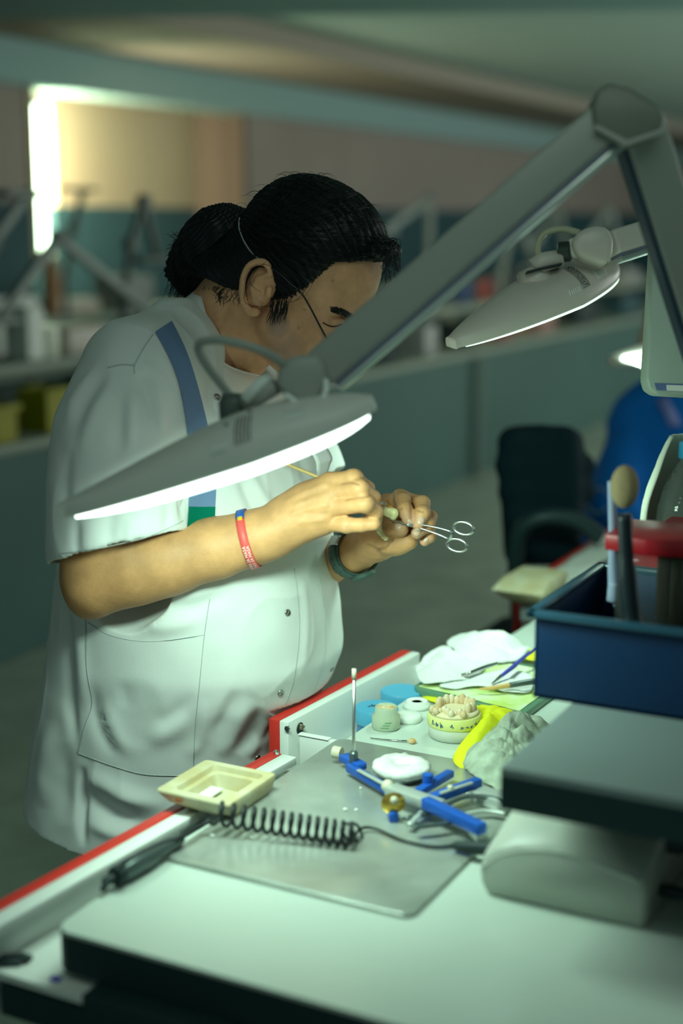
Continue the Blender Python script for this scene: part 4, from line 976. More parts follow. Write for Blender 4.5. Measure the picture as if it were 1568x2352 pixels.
tag(MB().box(PZ(480, 1820, .829), (0.035, 0.022, 0.003), bev=0.001).build('paper_scrap', m_wpap), 'crumpled white scrap inside the cream tray recess', 'paper')
q = thing('hand_rest_block', 'pale cream block clamped at the bench edge in front of the dark chair', 'block', (2.63, 0.93, T))
rings_mesh([rr(2.56, 2.66, 0.90, 0.945, 0.8215), rr(2.535, 2.685, 0.89, 0.972, 0.838), rr(2.528, 2.69, 0.887, 0.990, 0.852), rr(2.57, 2.69, 0.890, 0.985, 0.866)]).build('block_body', m_beige, q)
MB().box((2.60, 0.915, 0.805), (0.09, 0.05, 0.033), bev=0.004).build('bracket', m_gre, q)
mb = MB(); G = []
c0 = [(1290, 1345), (1395, 1275)]
for i in range(10):
    row = []
    for j in range(6):
        x = 2.72+i*0.05; y = 0.905+j*0.014; row.append((x, y, 0.8245+0.003*math.sin(i*1.7+j)+0.012*max(0, i-6)/3*(j > 2)))
    G.append(row)
mb.grid(G); o = mb.build('paper_sheet', m_wpap); sd = o.modifiers.new('t', 'SOLIDIFY'); sd.thickness = 0.001; tag(o, 'white paper sheet lying on the bench edge past the cream block', 'paper')

# ---- steel plate
m_steelp = mat('worn_steel', (0.50, 0.54, 0.49), 0.27, 0.45, var=0.25, vscale=9, bump=0.3, bscale=30)
def rpoly(x0, x1, y0, y1, r=0.015): return [(p[0], p[1]) for p in rr(x0, x1, y0, y1, 0, r, 5)]
o = MB().prism(rpoly(1.290, 1.735, 0.588, 0.907), A(0, 0, T+.0004), A(1, 0, 0), A(0, 1, 0), A(0, 0, 1), 0.0046, bev=0.001).build('steel_plate', m_steelp); tag(o, 'worn rectangular steel plate lying on the white worktop', 'plate')
ZP = T+0.005
R_ = random.Random(11)
for k in range(7):
    x, y = R_.uniform(1.35, 1.70), R_.uniform(0.64, 0.89)
    tag(MB().ell((x, y, ZP+0.0012), (R_.uniform(.0015, .003),)*2+(0.0014,), nu=5, nv=7).build('plaster_crumb', m_wpap), 'tiny white plaster crumb on the steel plate', 'crumb', 'plaster crumbs on the steel plate')

# ---- micromotor control box
m_unit = mat('unit_plastic', (0.50, 0.53, 0.47), 0.4, spec=0.45)
unit = thing('control_box', 'rounded grey-white control box for the handpiece on the right of the worktop', 'control box', (1.48, 0.45, T))
near = [(.542, 0), (.548, .010), (.550, .024), (.546, .040), (.533, .052), (.510, .062), (.470, .069), (.430, .068), (.395, .062), (.372, .058), (.364, .052), (.361, .040), (.361, 0)]
prof = []
for x, s_, lift, off in ((1.383, .93, 0, 0), (1.387, .985, 0.0, 0), (1.395, 1.0, 0.004, 0), (1.41, 1.0, 0.011, 0.002), (1.44, 1.0, 0.018, 0.004), (1.50, 1.0, 0.026, 0.006), (1.56, 1.0, 0.030, 0.008), (1.60, .99, 0.030, 0.008), (1.605, .93, 0.028, 0.008)):
    r_ = []
    for j, (y, z) in enumerate(near):
        w_ = (z/0.069)**1.2; ang = (y-.455)*s_+.455; flat = max(0, min(1, (x-1.39)/0.08)); zz = z+lift*w_
        if z > 0.045: zz = zz*(1-flat)+flat*(0.069+lift-0.010*abs((ang-.45)/.1)**4) if flat > 0 else zz
        r_.append(A(x, ang, T+0.003+zz*(s_ if z > 0 else 1)))
    prof.append(r_)
rings_mesh(prof).build('housing', m_unit, unit, True)
MB().tube(spl([A(1.3840, .545, T+.030), A(1.3835, .528, T+.046), A(1.3835, .505, T+.058), A(1.3835, .470, T+.066), A(1.3835, .43, T+.066), A(1.3835, .395, T+.059), A(1.3835, .370, T+.055)], 24), 0.0022, 6).build('moulded_edge', m_unit, unit, True)
for i in range(5): MB().box((1.56+0.006*i, 0.392, T+0.003+0.0975), (0.0025, 0.030, 0.0012)).build('vent_slot', m_boxblk, unit, False)
MB().lathe([(0.009, 0), (0.009, 0.012), (0.007, 0.016), (0, 0.016)], (1.47, 0.361, T+0.062), 16, np.array([A(1, 0, 0), A(0, 0, 1), A(0, -1, 0)])).build('knob', m_boxblk, unit)
MB().lathe([(0.007, 0), (0.008, 0.012), (0.006, 0.03), (0.004, 0.032)], (1.44, 0.361, T+0.022), 16, np.array([A(1, 0, 0), A(0, 0, 1), A(0, -1, 0)])).build('plug', m_boxblk, unit)
MB().box((1.49, 0.455, T+0.0020), (0.19, 0.16, 0.003)).build('rubber_foot', m_boxblk, unit, False)
m_rub = mat('black_rubber', (0.012, 0.018, 0.020), 0.45, spec=0.5)
tag(MB().tube(spl([A(1.44, .33, T+.022), A(1.435, .28, T+.010), A(1.43, .2, T+.006), A(1.42, .05, T+.006)], 20), 0.0045, 8).build('power_cable', m_rub, None, True), 'thick black cable leaving the right side of the control box', 'cable')
tag(MB().tube(spl([A(1.47, .343, T+.060), A(1.48, .30, T+.035), A(1.50, .2, T+.006), A(1.52, .05, T+.006)], 20), 0.0028, 8).build('foot_pedal_cable', m_rub, None, True), 'thin dark cable above the thick black one at right', 'cable')
# handpiece with coiled lead
m_hp = mat('handpiece_grey', (0.10, 0.13, 0.13), 0.3, 0.5, spec=0.5)
hpt = thing('handpiece', 'dark grey dental handpiece lying over the worktop edge with a coiled black lead', 'handpiece', (1.26, 0.91, T))
a, b = PZ(262, 2015, T+0.013), PZ(415, 1925, T+0.013); ax = nrm(b-a); L = np.linalg.norm(b-a); Rz = np.array([np.cross(A(0, 0, 1), ax)*-1, A(0, 0, 1), ax])
MB().lathe([(0.0, 0), (0.0095, 0.0), (0.0115, 0.003), (0.0115, 0.010), (0.0095, 0.012)], a, 20, Rz).build('collar_ring', m_boxblk, hpt)
MB().lathe([(0.0095, 0.012), (0.0118, 0.018), (0.0120, 0.055), (0.0095, 0.075), (0.0085, L*0.95), (0.0065, L), (0, L)], a, 24, Rz).build('motor_body', m_hp, hpt)
MB().tube(spl([a+A(0, 0, 0.0), a-ax*0.012+A(0, 0.002, -0.001), PZ(243, 2028, T+.012), PZ(236, 2046, T+.006)], 14), [0.0055]*6+[0.004]*8, 8).build('cable_boot', m_boxblk, hpt, True)
MB().tube(spl([PZ(270, 2000, T+.024), PZ(300, 1975, T+.033), PZ(350, 1945, T+.035), PZ(405, 1925, T+.026)], 20), 0.0022, 6).build('side_lead', m_rub, hpt, True)
lead = []
lead += list(spl([PZ(405, 1926, T+.022), PZ(440, 1905, T+.022), PZ(468, 1893, T+.018)], 12))
c0, c1 = A(1.376, 0.893, T+0.030), A(1.418, 0.722, T+0.019); dv = nrm(c1-c0); e1 = A(0, 0, 1); e2 = np.cross(dv, e1); N_ = 15
for k in range(N_*16+1):
    t = k/(N_*16); a_ = 2*math.pi*k/16; r_ = 0.0138
    t2 = t**0.85; lead.append(c0*(1-t2)+c1*t2+e1*r_*math.cos(a_+2)+e2*r_*math.sin(a_+2))
MB().tube(lead, 0.0025, 7).build('coiled_lead', m_rub, hpt, True)
MB().tube(spl([lead[-1], PZ(826, 1905, T+.012), PZ(860, 1903, T+.010), PZ(925, 1930, T+.008), PZ(1000, 1945, T+.008), PZ(1060, 1940, T+.009), A(1.47, .560, T+.018)], 40), 0.0019, 7).build('straight_lead', m_rub, hpt, True)
for dx in (0, 1): MB().tube([PZ(800+18*dx, 1912, T+.014)+A(0.010*math.cos(t), 0.010*math.sin(t)*.6, 0.010*math.sin(t)) for t in np.linspace(0, 2*math.pi, 20, endpoint=False)], 0.0018, 6, closed=True).build('tangled_loop', m_rub, hpt, True)
a, b = PZ(1040, 1943, T+.012), A(1.455, .556, T+.022); MB().tube(spl([a, (a+b)/2, b], 8), [0.004, .006, .007, .0075, .008, .008, .008, .008], 10).build('connector', m_boxblk, hpt, True)

# ---- blue articulator on the plate
m_ab = mat('anodised_blue', (0.02, 0.13, 0.62), 0.35, 0.3, spec=0.5); m_asil = mat('articulator_grey', (0.55, 0.60, 0.56), 0.35, 0.4); m_br = mat('brass', (0.65, 0.42, 0.08), 0.3, 0.9); m_knob = mat('cream_knob', (0.62, 0.58, 0.44), 0.4)
art = thing('articulator', 'blue and grey dental articulator with upright pin on the steel plate', 'articulator', (1.63, 0.72, ZP))
def pz(x, y, z): return PZ(x, y, z)
def bar(p, q_, w, h, m, name, bev=0.002, par=None):
    d = q_-p; l = np.linalg.norm(d); ax = nrm(d); ay = nrm(np.cross(A(0, 0, 1), ax)); az = np.cross(ax, ay)
    return MB().box((p+q_)/2, (l, w, h), np.array([ax, ay, az]), bev=bev).build(name, m, par or art)
rp = pz(812, 1748, ZP+.018); pinb = rp+A(0, 0, -0.012)
MB().tube([pinb, rp+A(0, 0, 0.02), PX(813, 1560, rp[0])], 0.0022, 8).build('incisal_pin', m_steel, art, True)
MB().tube([PX(813, 1560, rp[0]), PX(813, 1536, rp[0])], 0.0032, 8).build('pin_tip', m_knob, art, True)
MB().lathe([(0.0055, 0), (0.006, .018), (0.004, .020), (0, .02)], rp+A(0, 0, -0.006), 14).build('pin_clamp', m_hp, art)
bar(pz(788, 1738, ZP+.014), pz(832, 1762, ZP+.014), .016, .010, m_ab, 'front_plate'); MB().lathe([(0.008, 0), (0.0085, .006), (0.0085, .012), (0, .014)], pz(784, 1730, ZP+.016), 16, np.array([A(1, 0, 0), A(0, 0, 1), A(0, 1, 0)])).build('knob', m_knob, art)
bar(pz(800, 1762, ZP+.012), pz(905, 1822, ZP+.014), .010, .012, m_ab, 'long_arm'); bar(pz(822, 1768, ZP+.019), pz(880, 1800, ZP+.021), .007, .003, m_asil, 'arm_inlay')
MB().ell(pz(890, 1806, ZP+.022), (0.0085, 0.0085, 0.0085)).build('knob', m_knob, art, True)
MB().lathe([(0.010, 0), (0.0135, .003), (0.0135, .008), (0.009, .011), (0, .012)], pz(910, 1842, ZP+.022), 20, np.array([nrm(A(.4, -.9, 0)), A(0, 0, 1), nrm(A(-.9, .3, 0))])).build('thumb_nut', m_br, art)
MB().ell(pz(905, 1838, ZP+.030), (0.005, 0.005, 0.005)).build('nut_head', m_knob, art, True)
bar(pz(898, 1860, ZP+.006), pz(905, 1880, ZP+.006), .012, .012, m_ab, 'foot'); bar(pz(895, 1812, ZP+.020), pz(1010, 1852, ZP+.022), .022, .012, m_asil, 'hinge_block')
bar(pz(975, 1842, ZP+.022), pz(1108, 1905, ZP+.022), .015, .014, m_ab, 'upper_arm'); bar(pz(985, 1838, ZP+.020), pz(1100, 1795, ZP+.022), .013, .012, m_ab, 'upper_arm'); bar(pz(1010, 1822, ZP+.027), pz(1085, 1797, ZP+.029), .006, .003, m_asil, 'arm_inlay')
MB().ell(pz(1034, 1808, ZP+.030), (0.004, 0.004, 0.003)).build('rivet', m_knob, art, True)
bar(pz(960, 1820, ZP+.012), pz(1035, 1775, ZP+.014), .012, .010, m_ab, 'lower_arm')
bar(pz(1090, 1898, ZP+.016), pz(1112, 1915, ZP+.012), .020, .018, m_asil, 'end_block')
MB().lathe([(0.007, 0), (0.0075, .010), (0, .012)], pz(982, 1795, ZP+.018), 14).build('knob', m_ab, art)
for k, (p_, m_) in enumerate((([(930, 1880), (985, 1868), (1040, 1872), (1085, 1880)], m_hp), ([(950, 1900), (1010, 1893), (1055, 1882)], m_hp), ([(1020, 1850), (1070, 1830), (1130, 1832), (1165, 1848)], m_hp), ([(1060, 1872), (1110, 1862), (1160, 1868)], m_asil), ([(940, 1895), (975, 1860), (1000, 1852)], m_asil))):
    MB().tube(spl([pz(x, y, ZP+.010+.004*k*(k < 3)) for x, y in p_], 16), 0.0042, 8, flat=.6).build('wire_claw', m_, art, True)
bar(pz(1095, 1822, ZP+.012), pz(1175, 1850, ZP+.012), .030, .016, m_asil, 'base_arm', .004)
m_pl = mat('dental_plaster', (0.80, 0.82, 0.76), 0.75, bump=0.8, bscale=120, var=0.15, vscale=60)
pd = thing('plaster_disc', 'round white plaster disc resting on the articulator', 'plaster', (1.68, 0.782, ZP)); c = pz(922, 1775, ZP+.006)
V = []; nn = 40; prf = [(0.031, 0), (0.037, 0.003), (0.039, 0.010), (0.036, 0.014), (0.024, 0.0165), (0.012, 0.016), (0.008, 0.010), (0.0, 0.008)]
mb = MB().lathe(prf, c, nn); V = mb.V[0]; nz = vnoise(V, 21, 160); V[:, 2] += nz*0.0018; V[:, :2] += (V[:, :2]-c[:2])*(nz*0.05)[:, None]; mb.build('disc', m_pl, pd, True)
MB().lathe([(0.030, -0.006), (0.033, 0.0), (0.033, 0.003), (0, 0.003)], c, 32).build('mounting_plate', m_hp, pd)

# ---- jars, lids, model
m_blid = mat('blue_lid', (0.10, 0.42, 0.66), 0.4); m_cream = mat('porcelain_paste', (0.78, 0.70, 0.48), 0.6, var=0.2, vscale=80, var2=(0.62, 0.36, 0.14)); m_glassj = mat('jar_plastic', (0.72, 0.82, 0.62), 0.15, trans=0.35)
ZD = 0.762
def drawer_z(p): return p
for (x, y, r_, lb, mk_) in ((864, 1622, 0.033, 'sky-blue jar lid with pen marks in the open drawer, nearest the glass jar', True), (922, 1584, 0.033, 'sky-blue jar lid at the back of the open drawer', False), (946, 1602, 0.022, 'small sky-blue lid tucked against the worktop edge in the drawer', False)):
    zt = 0.826 if r_ > .03 else 0.815; c = PZ(x, y, zt); t = thing('jar', lb, 'jar', (c[0], c[1], ZD))
    MB().lathe([(r_*.88, 0), (r_*.92, .004), (r_*.92, zt-.024-ZD)], (c[0], c[1], ZD+.0006), 28).build('jar_body', mat('blue_glass', (0.06, 0.22, 0.45), 0.2), t)
    MB().lathe([(r_*1.0, 0), (r_*1.02, .002), (r_*1.02, .020), (r_*.97, .023), (r_*.6, .0235), (0, .0235)], (c[0], c[1], zt-.0236), 36).build('lid', m_blid, t)
    if mk_:
        mb = MB()
        for pl in (((-.010, -.006), (.004, .008)), ((-.010, .006), (.002, -.008)), ((.004, .006), (.006, -.004), (.014, -.002)), ((.012, .006), (.016, -.008)), ((.010, .002), (.020, .004))):
            mb.tube([A(c[0]-v*1.0+u_*.3, c[1]-u_*1.0, zt+.0004) for u_, v in pl], 0.0007, 4)
        mb.build('pen_marks', mat('ink', (0.01, 0.02, 0.08), .5), t)
jar = thing('paste_jar', 'small open glass jar of cream paste with orange rim', 'jar', (1.81, 0.86, T)); c = A(*PZ(886, 1672, T))
MB().lathe([(0.0185, 0.0), (0.021, 0.003), (0.021, 0.020), (0.0165, 0.025), (0.0165, 0.033), (0.015, 0.034), (0.015, 0.028)], c, 32).build('jar_body', m_glassj, jar, True)
MB().lathe([(0.0, 0.0285), (0.0148, 0.0285), (0.0150, 0.031), (0.012, 0.032), (0.0, 0.030)], c, 24).build('paste', m_cream, jar, True)
MB().lathe([(0.0185, 0.002), (0.0195, 0.004), (0.0195, 0.019), (0.0, 0.019)], c, 24).build('paste_fill', mat('paste_fill', (0.80, 0.82, 0.60), .6), jar, True)
for k in range(3): MB().tube([c+A(0.0214*math.cos(t), 0.0214*math.sin(t), 0.007+0.004*k) for t in np.linspace(math.radians(185+k*8), math.radians(215+k*6), 6)], 0.0006, 4).build('label_print', mat('green_print', (0.1, 0.35, 0.12), .6), jar)
for (x, y, lb, ring_) in ((957, 1625, 'small white ridged lid behind the paste jar', True), (938, 1655, 'plain white low lid beside the paste jar', False)):  # two loose white jar lids lying on the worktop
    c = PZ(x, y, T); t = thing('white_lid', lb, 'dish', tuple(c)); MB().lathe([(0.0185, 0), (0.020, .002), (0.0195, .008), (0.017, .0105), (0.0, .0105)] if not ring_ else [(0.019, 0), (0.021, .002), (0.020, .007), (0.0165, .0085), (0.0165, .011), (0.014, .0115), (0.0125, .0095), (0, .0095)], c, 32).build('lid_body', m_wpap, t, True)
    if ring_: MB().lathe([(0.008, .0095), (0.009, .0108), (0.010, .0095)], c, 24).build('raised_ring', m_wpap, t, True)
sp = thing('small_spatula', 'tiny metal spatula with a cream bead on its end lying on the worktop', 'spatula', tuple(PZ(890, 1700, T)))
MB().tube([PZ(850, 1695, T+.002), PZ(905, 1701, T+.002), PZ(935, 1702, T+.003)], [0.0008, 0.0012, 0.0014], 6).build('shaft', m_chr, sp, True); MB().ell(PZ(946, 1702, T+.004), (0.005, 0.006, 0.004)).build('bead', m_cream, sp, True)
mod = thing('dental_model', 'round stone dental model with tan teeth and a yellow handwritten band', 'dental model', (1.83, 0.755, T)); c = PZ(1042, 1690, T)+A(0, 0, .0006)
MB().lathe([(0.034, 0), (0.037, .003), (0.0375, .018)], c, 40).build('base', mat('grey_stone', (0.52, 0.56, 0.48), .7), mod, True)
MB().lathe([(0.0375, .018), (0.039, .020), (0.039, .034), (0.037, .036)], c, 40).build('yellow_band', mat('yellow_stone', (0.74, 0.76, 0.28), .7), mod, True)
MB().lathe([(0.037, .036), (0.034, .040), (0.02, .041), (0, .040)], c, 40).build('gum', mat('cream_stone', (0.78, 0.66, 0.42), .7), mod, True)
mb = MB()
for k, t in enumerate(np.linspace(-0.4, math.pi+0.4, 13)):
    p_ = c+A(0.006+0.024*math.sin(t), 0.025*math.cos(t), 0.044+0.002*math.sin(k*2.3)); mb.ell(p_, (0.0062, 0.0055, 0.0085), nu=8, nv=10)
for k in range(7): mb.ell(c+A(-0.024+0.007*math.sin(k*2.1), -0.024+0.008*k, 0.043), (0.005, 0.005, 0.006), nu=7, nv=9)
tb = mb; 
for i in range(0, len(tb.V)): pass
tb.build('tooth_row', mat('tan_stone', (0.70, 0.50, 0.27), .65, var=0.3, vscale=90, var2=(0.80, 0.70, 0.5)), mod, True)
mb = MB()
for k, t in enumerate(np.linspace(math.radians(150), math.radians(262), 11)):
    r_ = 0.0393; z0 = 0.0225; h_ = (0.010, 0.008, 0.009, 0.0, 0.009, 0.0, 0.006, 0.006, 0.006, 0.008, 0.006)[k]
    if h_ == 0: continue
    qq = random.Random(k*7+1); mb.tube(spl([c+A(r_*math.cos(t+u_), r_*math.sin(t+u_), z0+v_) for u_, v_ in ((0, h_*qq.random()), (0.03, h_*qq.random()), (0.06, h_*qq.random()), (0.09, h_*qq.random()), (0.12, h_*.4))], 14), 0.0005, 4)
mb.build('handwriting', mat('pen_blue', (0.05, 0.10, 0.25), .6), mod)

# ---- glass mixing slab with tissues and tools
m_slab = mat('green_glass', (0.30, 0.62, 0.40), 0.08, trans=0.55, ior=1.5); m_smear = mat('lime_paste', (0.56, 0.74, 0.16), 0.5, var=0.3, vscale=30, var2=(0.75, 0.85, 0.62)); m_tis = mat('tissue', (0.76, 0.80, 0.76), 0.9, spec=0.1, bump=0.3, bscale=60)
sl0 = [PZ(943, 1578, T+.012), PZ(1200, 1642, T+.012), PZ(1330, 1545, T+.012), PZ(1075, 1500, T+.012)]
slab_ = thing('glass_slab', 'thick green glass mixing slab smeared with lime paste', 'slab', (2.05, 0.80, T))
o2 = np.array([p for p in sl0]); cen = o2.mean(0); pl2 = []
for i in range(4):
    p_, n_, q_ = o2[i-1], o2[i], o2[(i+1) % 4]; pl2 += [n_+nrm(p_-n_)*0.012, n_+nrm(q_-n_)*0.012]
MB().prism([(p[0], p[1]) for p in pl2], A(0, 0, T), A(1, 0, 0), A(0, 1, 0), A(0, 0, 1), 0.012, bev=0.002).build('slab_body', m_slab, slab_)
G = []; 
for i in range(16):
    row = []
    for j in range(12):
        u_, v_ = 0.05+0.9*i/15, 0.04+0.88*j/11; p_ = (sl0[0]*(1-u_)+sl0[1]*u_)*(1-v_)+(sl0[3]*(1-u_)+sl0[2]*u_)*v_; row.append(p_+A(0, 0, 0.0008+0.0010*max(0, float(vnoise(np.array([p_]), 5, 60)[0]))))
    G.append(row)
MB().grid(G).build('paste_smear', m_smear, slab_, True)
def cloth(name, label, outline, z0, h, m, seed, n=34, cat='tissue', amp=1.0, freq=19, lift=None):
    """crumpled sheet over the area inside an outline on the bench"""
    pts = [PZ(x, y, z0) for x, y in outline]; ol = np.array([(p[0], p[1]) for p in pts]); c_ = ol.mean(0); G = []
    B_ = spl(np.c_[ol, np.zeros(len(ol))], n*3, closed=True)[:, :2]
    for i in range(n//2+1):
        t = i/(n//2); row = []
        for b_ in B_:
            xy = c_*(1-t)+b_*t; p3 = np.array([[xy[0], xy[1], 0.3*seed]])
            w = abs(float(vnoise(p3, seed, freq)[0]))+0.35*abs(float(vnoise(p3, seed+1, freq*2.3)[0]))+0.10*abs(float(vnoise(p3, seed+2, freq*5)[0]))
            zz = z0+0.0015+amp*h*w*(1-0.55*t**3)+(lift(t) if lift else 0); row.append((xy[0], xy[1], zz))
        row.append(row[0]); G.append(row)
    o = MB().grid(G).build(name, m, None, True); sd = o.modifiers.new('t', 'SOLIDIFY'); sd.thickness = 0.0008; sd.offset = 1; return tag(o, label, cat)
cloth('tissue', 'crumpled white tissue at the back of the glass slab', [(1025, 1482), (1060, 1462), (1110, 1466), (1180, 1480), (1215, 1500), (1190, 1520), (1120, 1530), (1060, 1520)], T+.013, 0.028, m_tis, 31, lift=lambda t: 0.012*(1-t))
cloth('tissue', 'folded white tissue hanging over the left end of the glass slab', [(958, 1535), (1016, 1492), (1060, 1515), (1120, 1530), (1075, 1565), (1010, 1578), (965, 1572)], T+.013, 0.018, m_tis, 41, lift=lambda t: 0.010*(1-t))
cloth('tissue', 'smeared white tissue lying flat on the front of the glass slab', [(1010, 1578), (1060, 1560), (1140, 1548), (1215, 1555), (1225, 1585), (1190, 1597), (1100, 1582), (1040, 1586)], T+.0135, 0.010, m_tis, 51)
m_ycl = mat('yellow_cloth', (0.78, 0.78, 0.03), 0.85, spec=0.1); m_wcl = mat('grey_white_rag', (0.42, 0.48, 0.38), 0.9, spec=0.1, var=.3, vscale=45)
cloth('yellow_cloth', 'bright yellow cloth bunched in front of the glass slab', [(1080, 1640), (1120, 1632), (1180, 1640), (1225, 1655), (1210, 1690), (1160, 1690), (1120, 1730), (1070, 1770), (1040, 1752), (1075, 1700), (1070, 1665)], T+.001, 0.016, m_ycl, 61, cat='cloth', lift=lambda t: 0.028*(1-t**1.5))
cloth('yellow_cloth', 'thin yellow cloth edge between the glass slab and the dental model', [(970, 1606), (1010, 1603), (1080, 1618), (1160, 1634), (1215, 1648), (1200, 1660), (1120, 1650), (1040, 1632)], T+.001, 0.006, m_ycl, 91, n=20, cat='cloth')
cloth('yellow_cloth', 'yellow strip of cloth behind the tissues', [(1140, 1478), (1200, 1490), (1240, 1505), (1225, 1522), (1165, 1498)], T+.013, 0.006, m_ycl, 71, n=20, cat='cloth')
cloth('grey_rag', 'crumpled greyish white rag between yellow cloth and raised shelf', [(1062, 1760), (1100, 1720), (1145, 1680), (1190, 1670), (1260, 1670), (1260, 1740), (1220, 1800), (1160, 1825), (1110, 1805)], T+.002, 0.022, m_wcl, 81, n=50, cat='cloth', freq=34, lift=lambda t: 0.034*(1-t**1.6))
tag(MB().tube(spl([PZ(1165, 1485, T+.018), PX(1160, 1462, PZ(1165, 1485, T+.018)[0]), PX(1154, 1448, PZ(1165, 1485, T+.018)[0])], 8), 0.0009, 5).build('yellow_thread', m_ycl, None, True), 'short yellow thread standing up behind the tissues', 'thread')
def tool(name, label, cat, parts):
    t = thing(name, label, cat, tuple(parts[0][1][0]))
    for nm, pts, rs, m in parts: MB().tube(spl(pts, 12), np.interp(np.linspace(0, 1, 12), np.linspace(0, 1, len(rs)), rs), 8).build(nm, m, t, True)
    return t
ZT = T+.024
tool('metal_spatula', 'steel spatula lying across the white tissues', 'spatula', [('blade', [PZ(1022, 1568, ZT-.006), PZ(1050, 1555, ZT-.004), PZ(1075, 1548, ZT)], [.0008, .003, .0035], m_chr), ('handle', [PZ(1075, 1548, ZT), PZ(1110, 1534, ZT+.002), PZ(1142, 1524, ZT+.004)], [.0035, .0038, .003], m_chr)])
tool('blue_brush', 'dark blue handled brush leaning on the tissues beside the blue bin', 'brush', [('ferrule', [PZ(1127, 1572, ZT), PZ(1142, 1560, ZT+.003), PZ(1150, 1553, ZT+.005)], [.0008, .0025, .003], m_chr), ('handle', [PZ(1150, 1553, ZT+.005), PZ(1180, 1530, ZT+.012), PZ(1205, 1508, ZT+.018), PZ(1240, 1485, ZT+.025)], [.003, .0038, .003, .0022], mat('violet_blue', (0.06, 0.06, 0.40), .3))])
tool('wooden_knife', 'tool with tan wooden tip and grey handle on the tissues', 'knife', [('tip', [PZ(1098, 1583, ZT-.004), PZ(1130, 1580, ZT), PZ(1170, 1574, ZT+.002)], [.001, .0035, .0045], mat('tan_wood', (0.70, 0.44, 0.17), .5)), ('handle', [PZ(1170, 1574, ZT+.002), PZ(1205, 1568, ZT+.006), PZ(1240, 1563, ZT+.008)], [.0045, .005, .005], m_hp)])

# ---- raised shelf of the bench, blue bin and its tools
m_shelf = mat('shelf_grey', (0.23, 0.28, 0.28), 0.45, spec=0.4)
gal = thing('raised_shelf', 'grey raised shelf with thick dark edge above the worktop at right', 'shelf', (2.3, 0.1, T))
pol = [(1.315, -0.7), (1.315, 0.50), (2.0, 0.50), (2.0, 0.585), (3.48, 0.585), (3.48, -0.7)]
MB().prism(pol, A(0, 0, 0.992), A(1, 0, 0), A(0, 1, 0), A(0, 0, 1), 0.008).build('shelf_top', m_shelf, gal, False)
MB().prism(pol, A(0, 0, 0.955), A(1, 0, 0), A(0, 1, 0), A(0, 0, 1), 0.0368).build('shelf_edge', m_dark, gal, False)
for x in (1.66, 2.6, 3.4):
    for y in (0.44, -0.3): MB().box((x, y, 0.8880), (0.04, 0.04, 0.134), bev=.003).build('leg', m_legm, gal)
m_bin = mat('navy_blue_plastic', (0.002, 0.026, 0.085), 0.45, spec=0.35)
bb = thing('blue_bin', 'open navy blue plastic bin on the raised shelf at right', 'bin', (1.75, 0.3, 1.0))
bx0, bx1, by0, by1, bz0, bz1, w = 1.542, 1.80, 0.02, 0.548, 1.0005, 1.103, 0.004
mb = MB(); mb.box(((bx0+bx1)/2, (by0+by1)/2, bz0+w/2), (bx1-bx0, by1-by0, w)); mb.build('bin_floor', m_bin, bb, False)
for c_, s_, nm in ((((bx0+bx1)/2, by1-w/2, (bz0+bz1)/2), (bx1-bx0, w, bz1-bz0), 'side_wall'), (((bx0+bx1)/2, by0+w/2, (bz0+bz1)/2), (bx1-bx0, w, bz1-bz0), 'side_wall'), ((bx0+w/2, (by0+by1)/2, (bz0+bz1)/2), (w, by1-by0-2*w, bz1-bz0), 'front_wall'), ((bx1-w/2, (by0+by1)/2, (bz0+bz1)/2), (w, by1-by0-2*w, bz1-bz0), 'back_wall')):
    MB().box(c_, s_, bev=.001).build(nm, m_bin, bb)
mr = MB(); z_ = bz1
mr.box(((bx0+bx1)/2, by1+.002, z_), (bx1-bx0+.018, .014, .009), bev=.003); mr.box((bx0-.002, (by0+by1)/2, z_), (.014, by1-by0+.018, .009), bev=.003); mr.box((bx1+.002, (by0+by1)/2, z_), (.014, by1-by0+.018, .009), bev=.003)
mr.build('rim', mat('rim_blue_grey', (0.015, 0.07, 0.12), .3, spec=.6), bb)
def inb(x, y, X): return PX(x, y, X)
m_wb = mat('pale_blue_plastic', (0.30, 0.36, 0.50), .35); m_bk = mat('black_handle', (0.006, 0.014, 0.02), .4)
tool('blue_white_stick', 'pale blue plastic handle standing upright in the blue bin', 'handle', [('shaft', [inb(1440, 1440, 1.70), inb(1412, 1350, 1.70), inb(1408, 1250, 1.70), inb(1405, 1150, 1.70), inb(1403, 1105, 1.70)], [.007, .009, .006, .0055, .005], m_wb), ('grip', [inb(1408, 1380, 1.697), inb(1412, 1340, 1.697)], [.009, .009], m_wb)])
bt = thing('bristle_brush', 'brush with an oval tan head and black handle standing in the blue bin', 'brush', tuple(inb(1445, 1440, 1.69)))
MB().tube(spl([inb(1462, 1480, 1.612), inb(1448, 1400, 1.615), inb(1438, 1290, 1.62), inb(1434, 1180, 1.625)], 16), [.013]*4+[.011]*6+[.009]*6, 10).build('handle', m_bk, bt, True)
MB().ell(inb(1434, 1118, 1.628), (0.012, 0.017, 0.026)).build('brush_head', mat('tan_bristle', (0.36, 0.27, 0.14), .8, bump=.6, bscale=200), bt, True)
jt = thing('clear_jar', 'cloudy jar with red lid holding wooden sticks in the blue bin', 'jar', (1.70, .44, 1.005)); jc = A(1.712, 0.450, 1.006)
MB().lathe([(0.040, 0), (0.050, .008), (0.052, .04), (0.052, .140), (0.047, .155)], jc, 36).build('jar_body', mat('cloudy_plastic', (0.80, 0.88, 0.86), .08, trans=.96, ior=1.15), jt, True)
lb_ = MB()
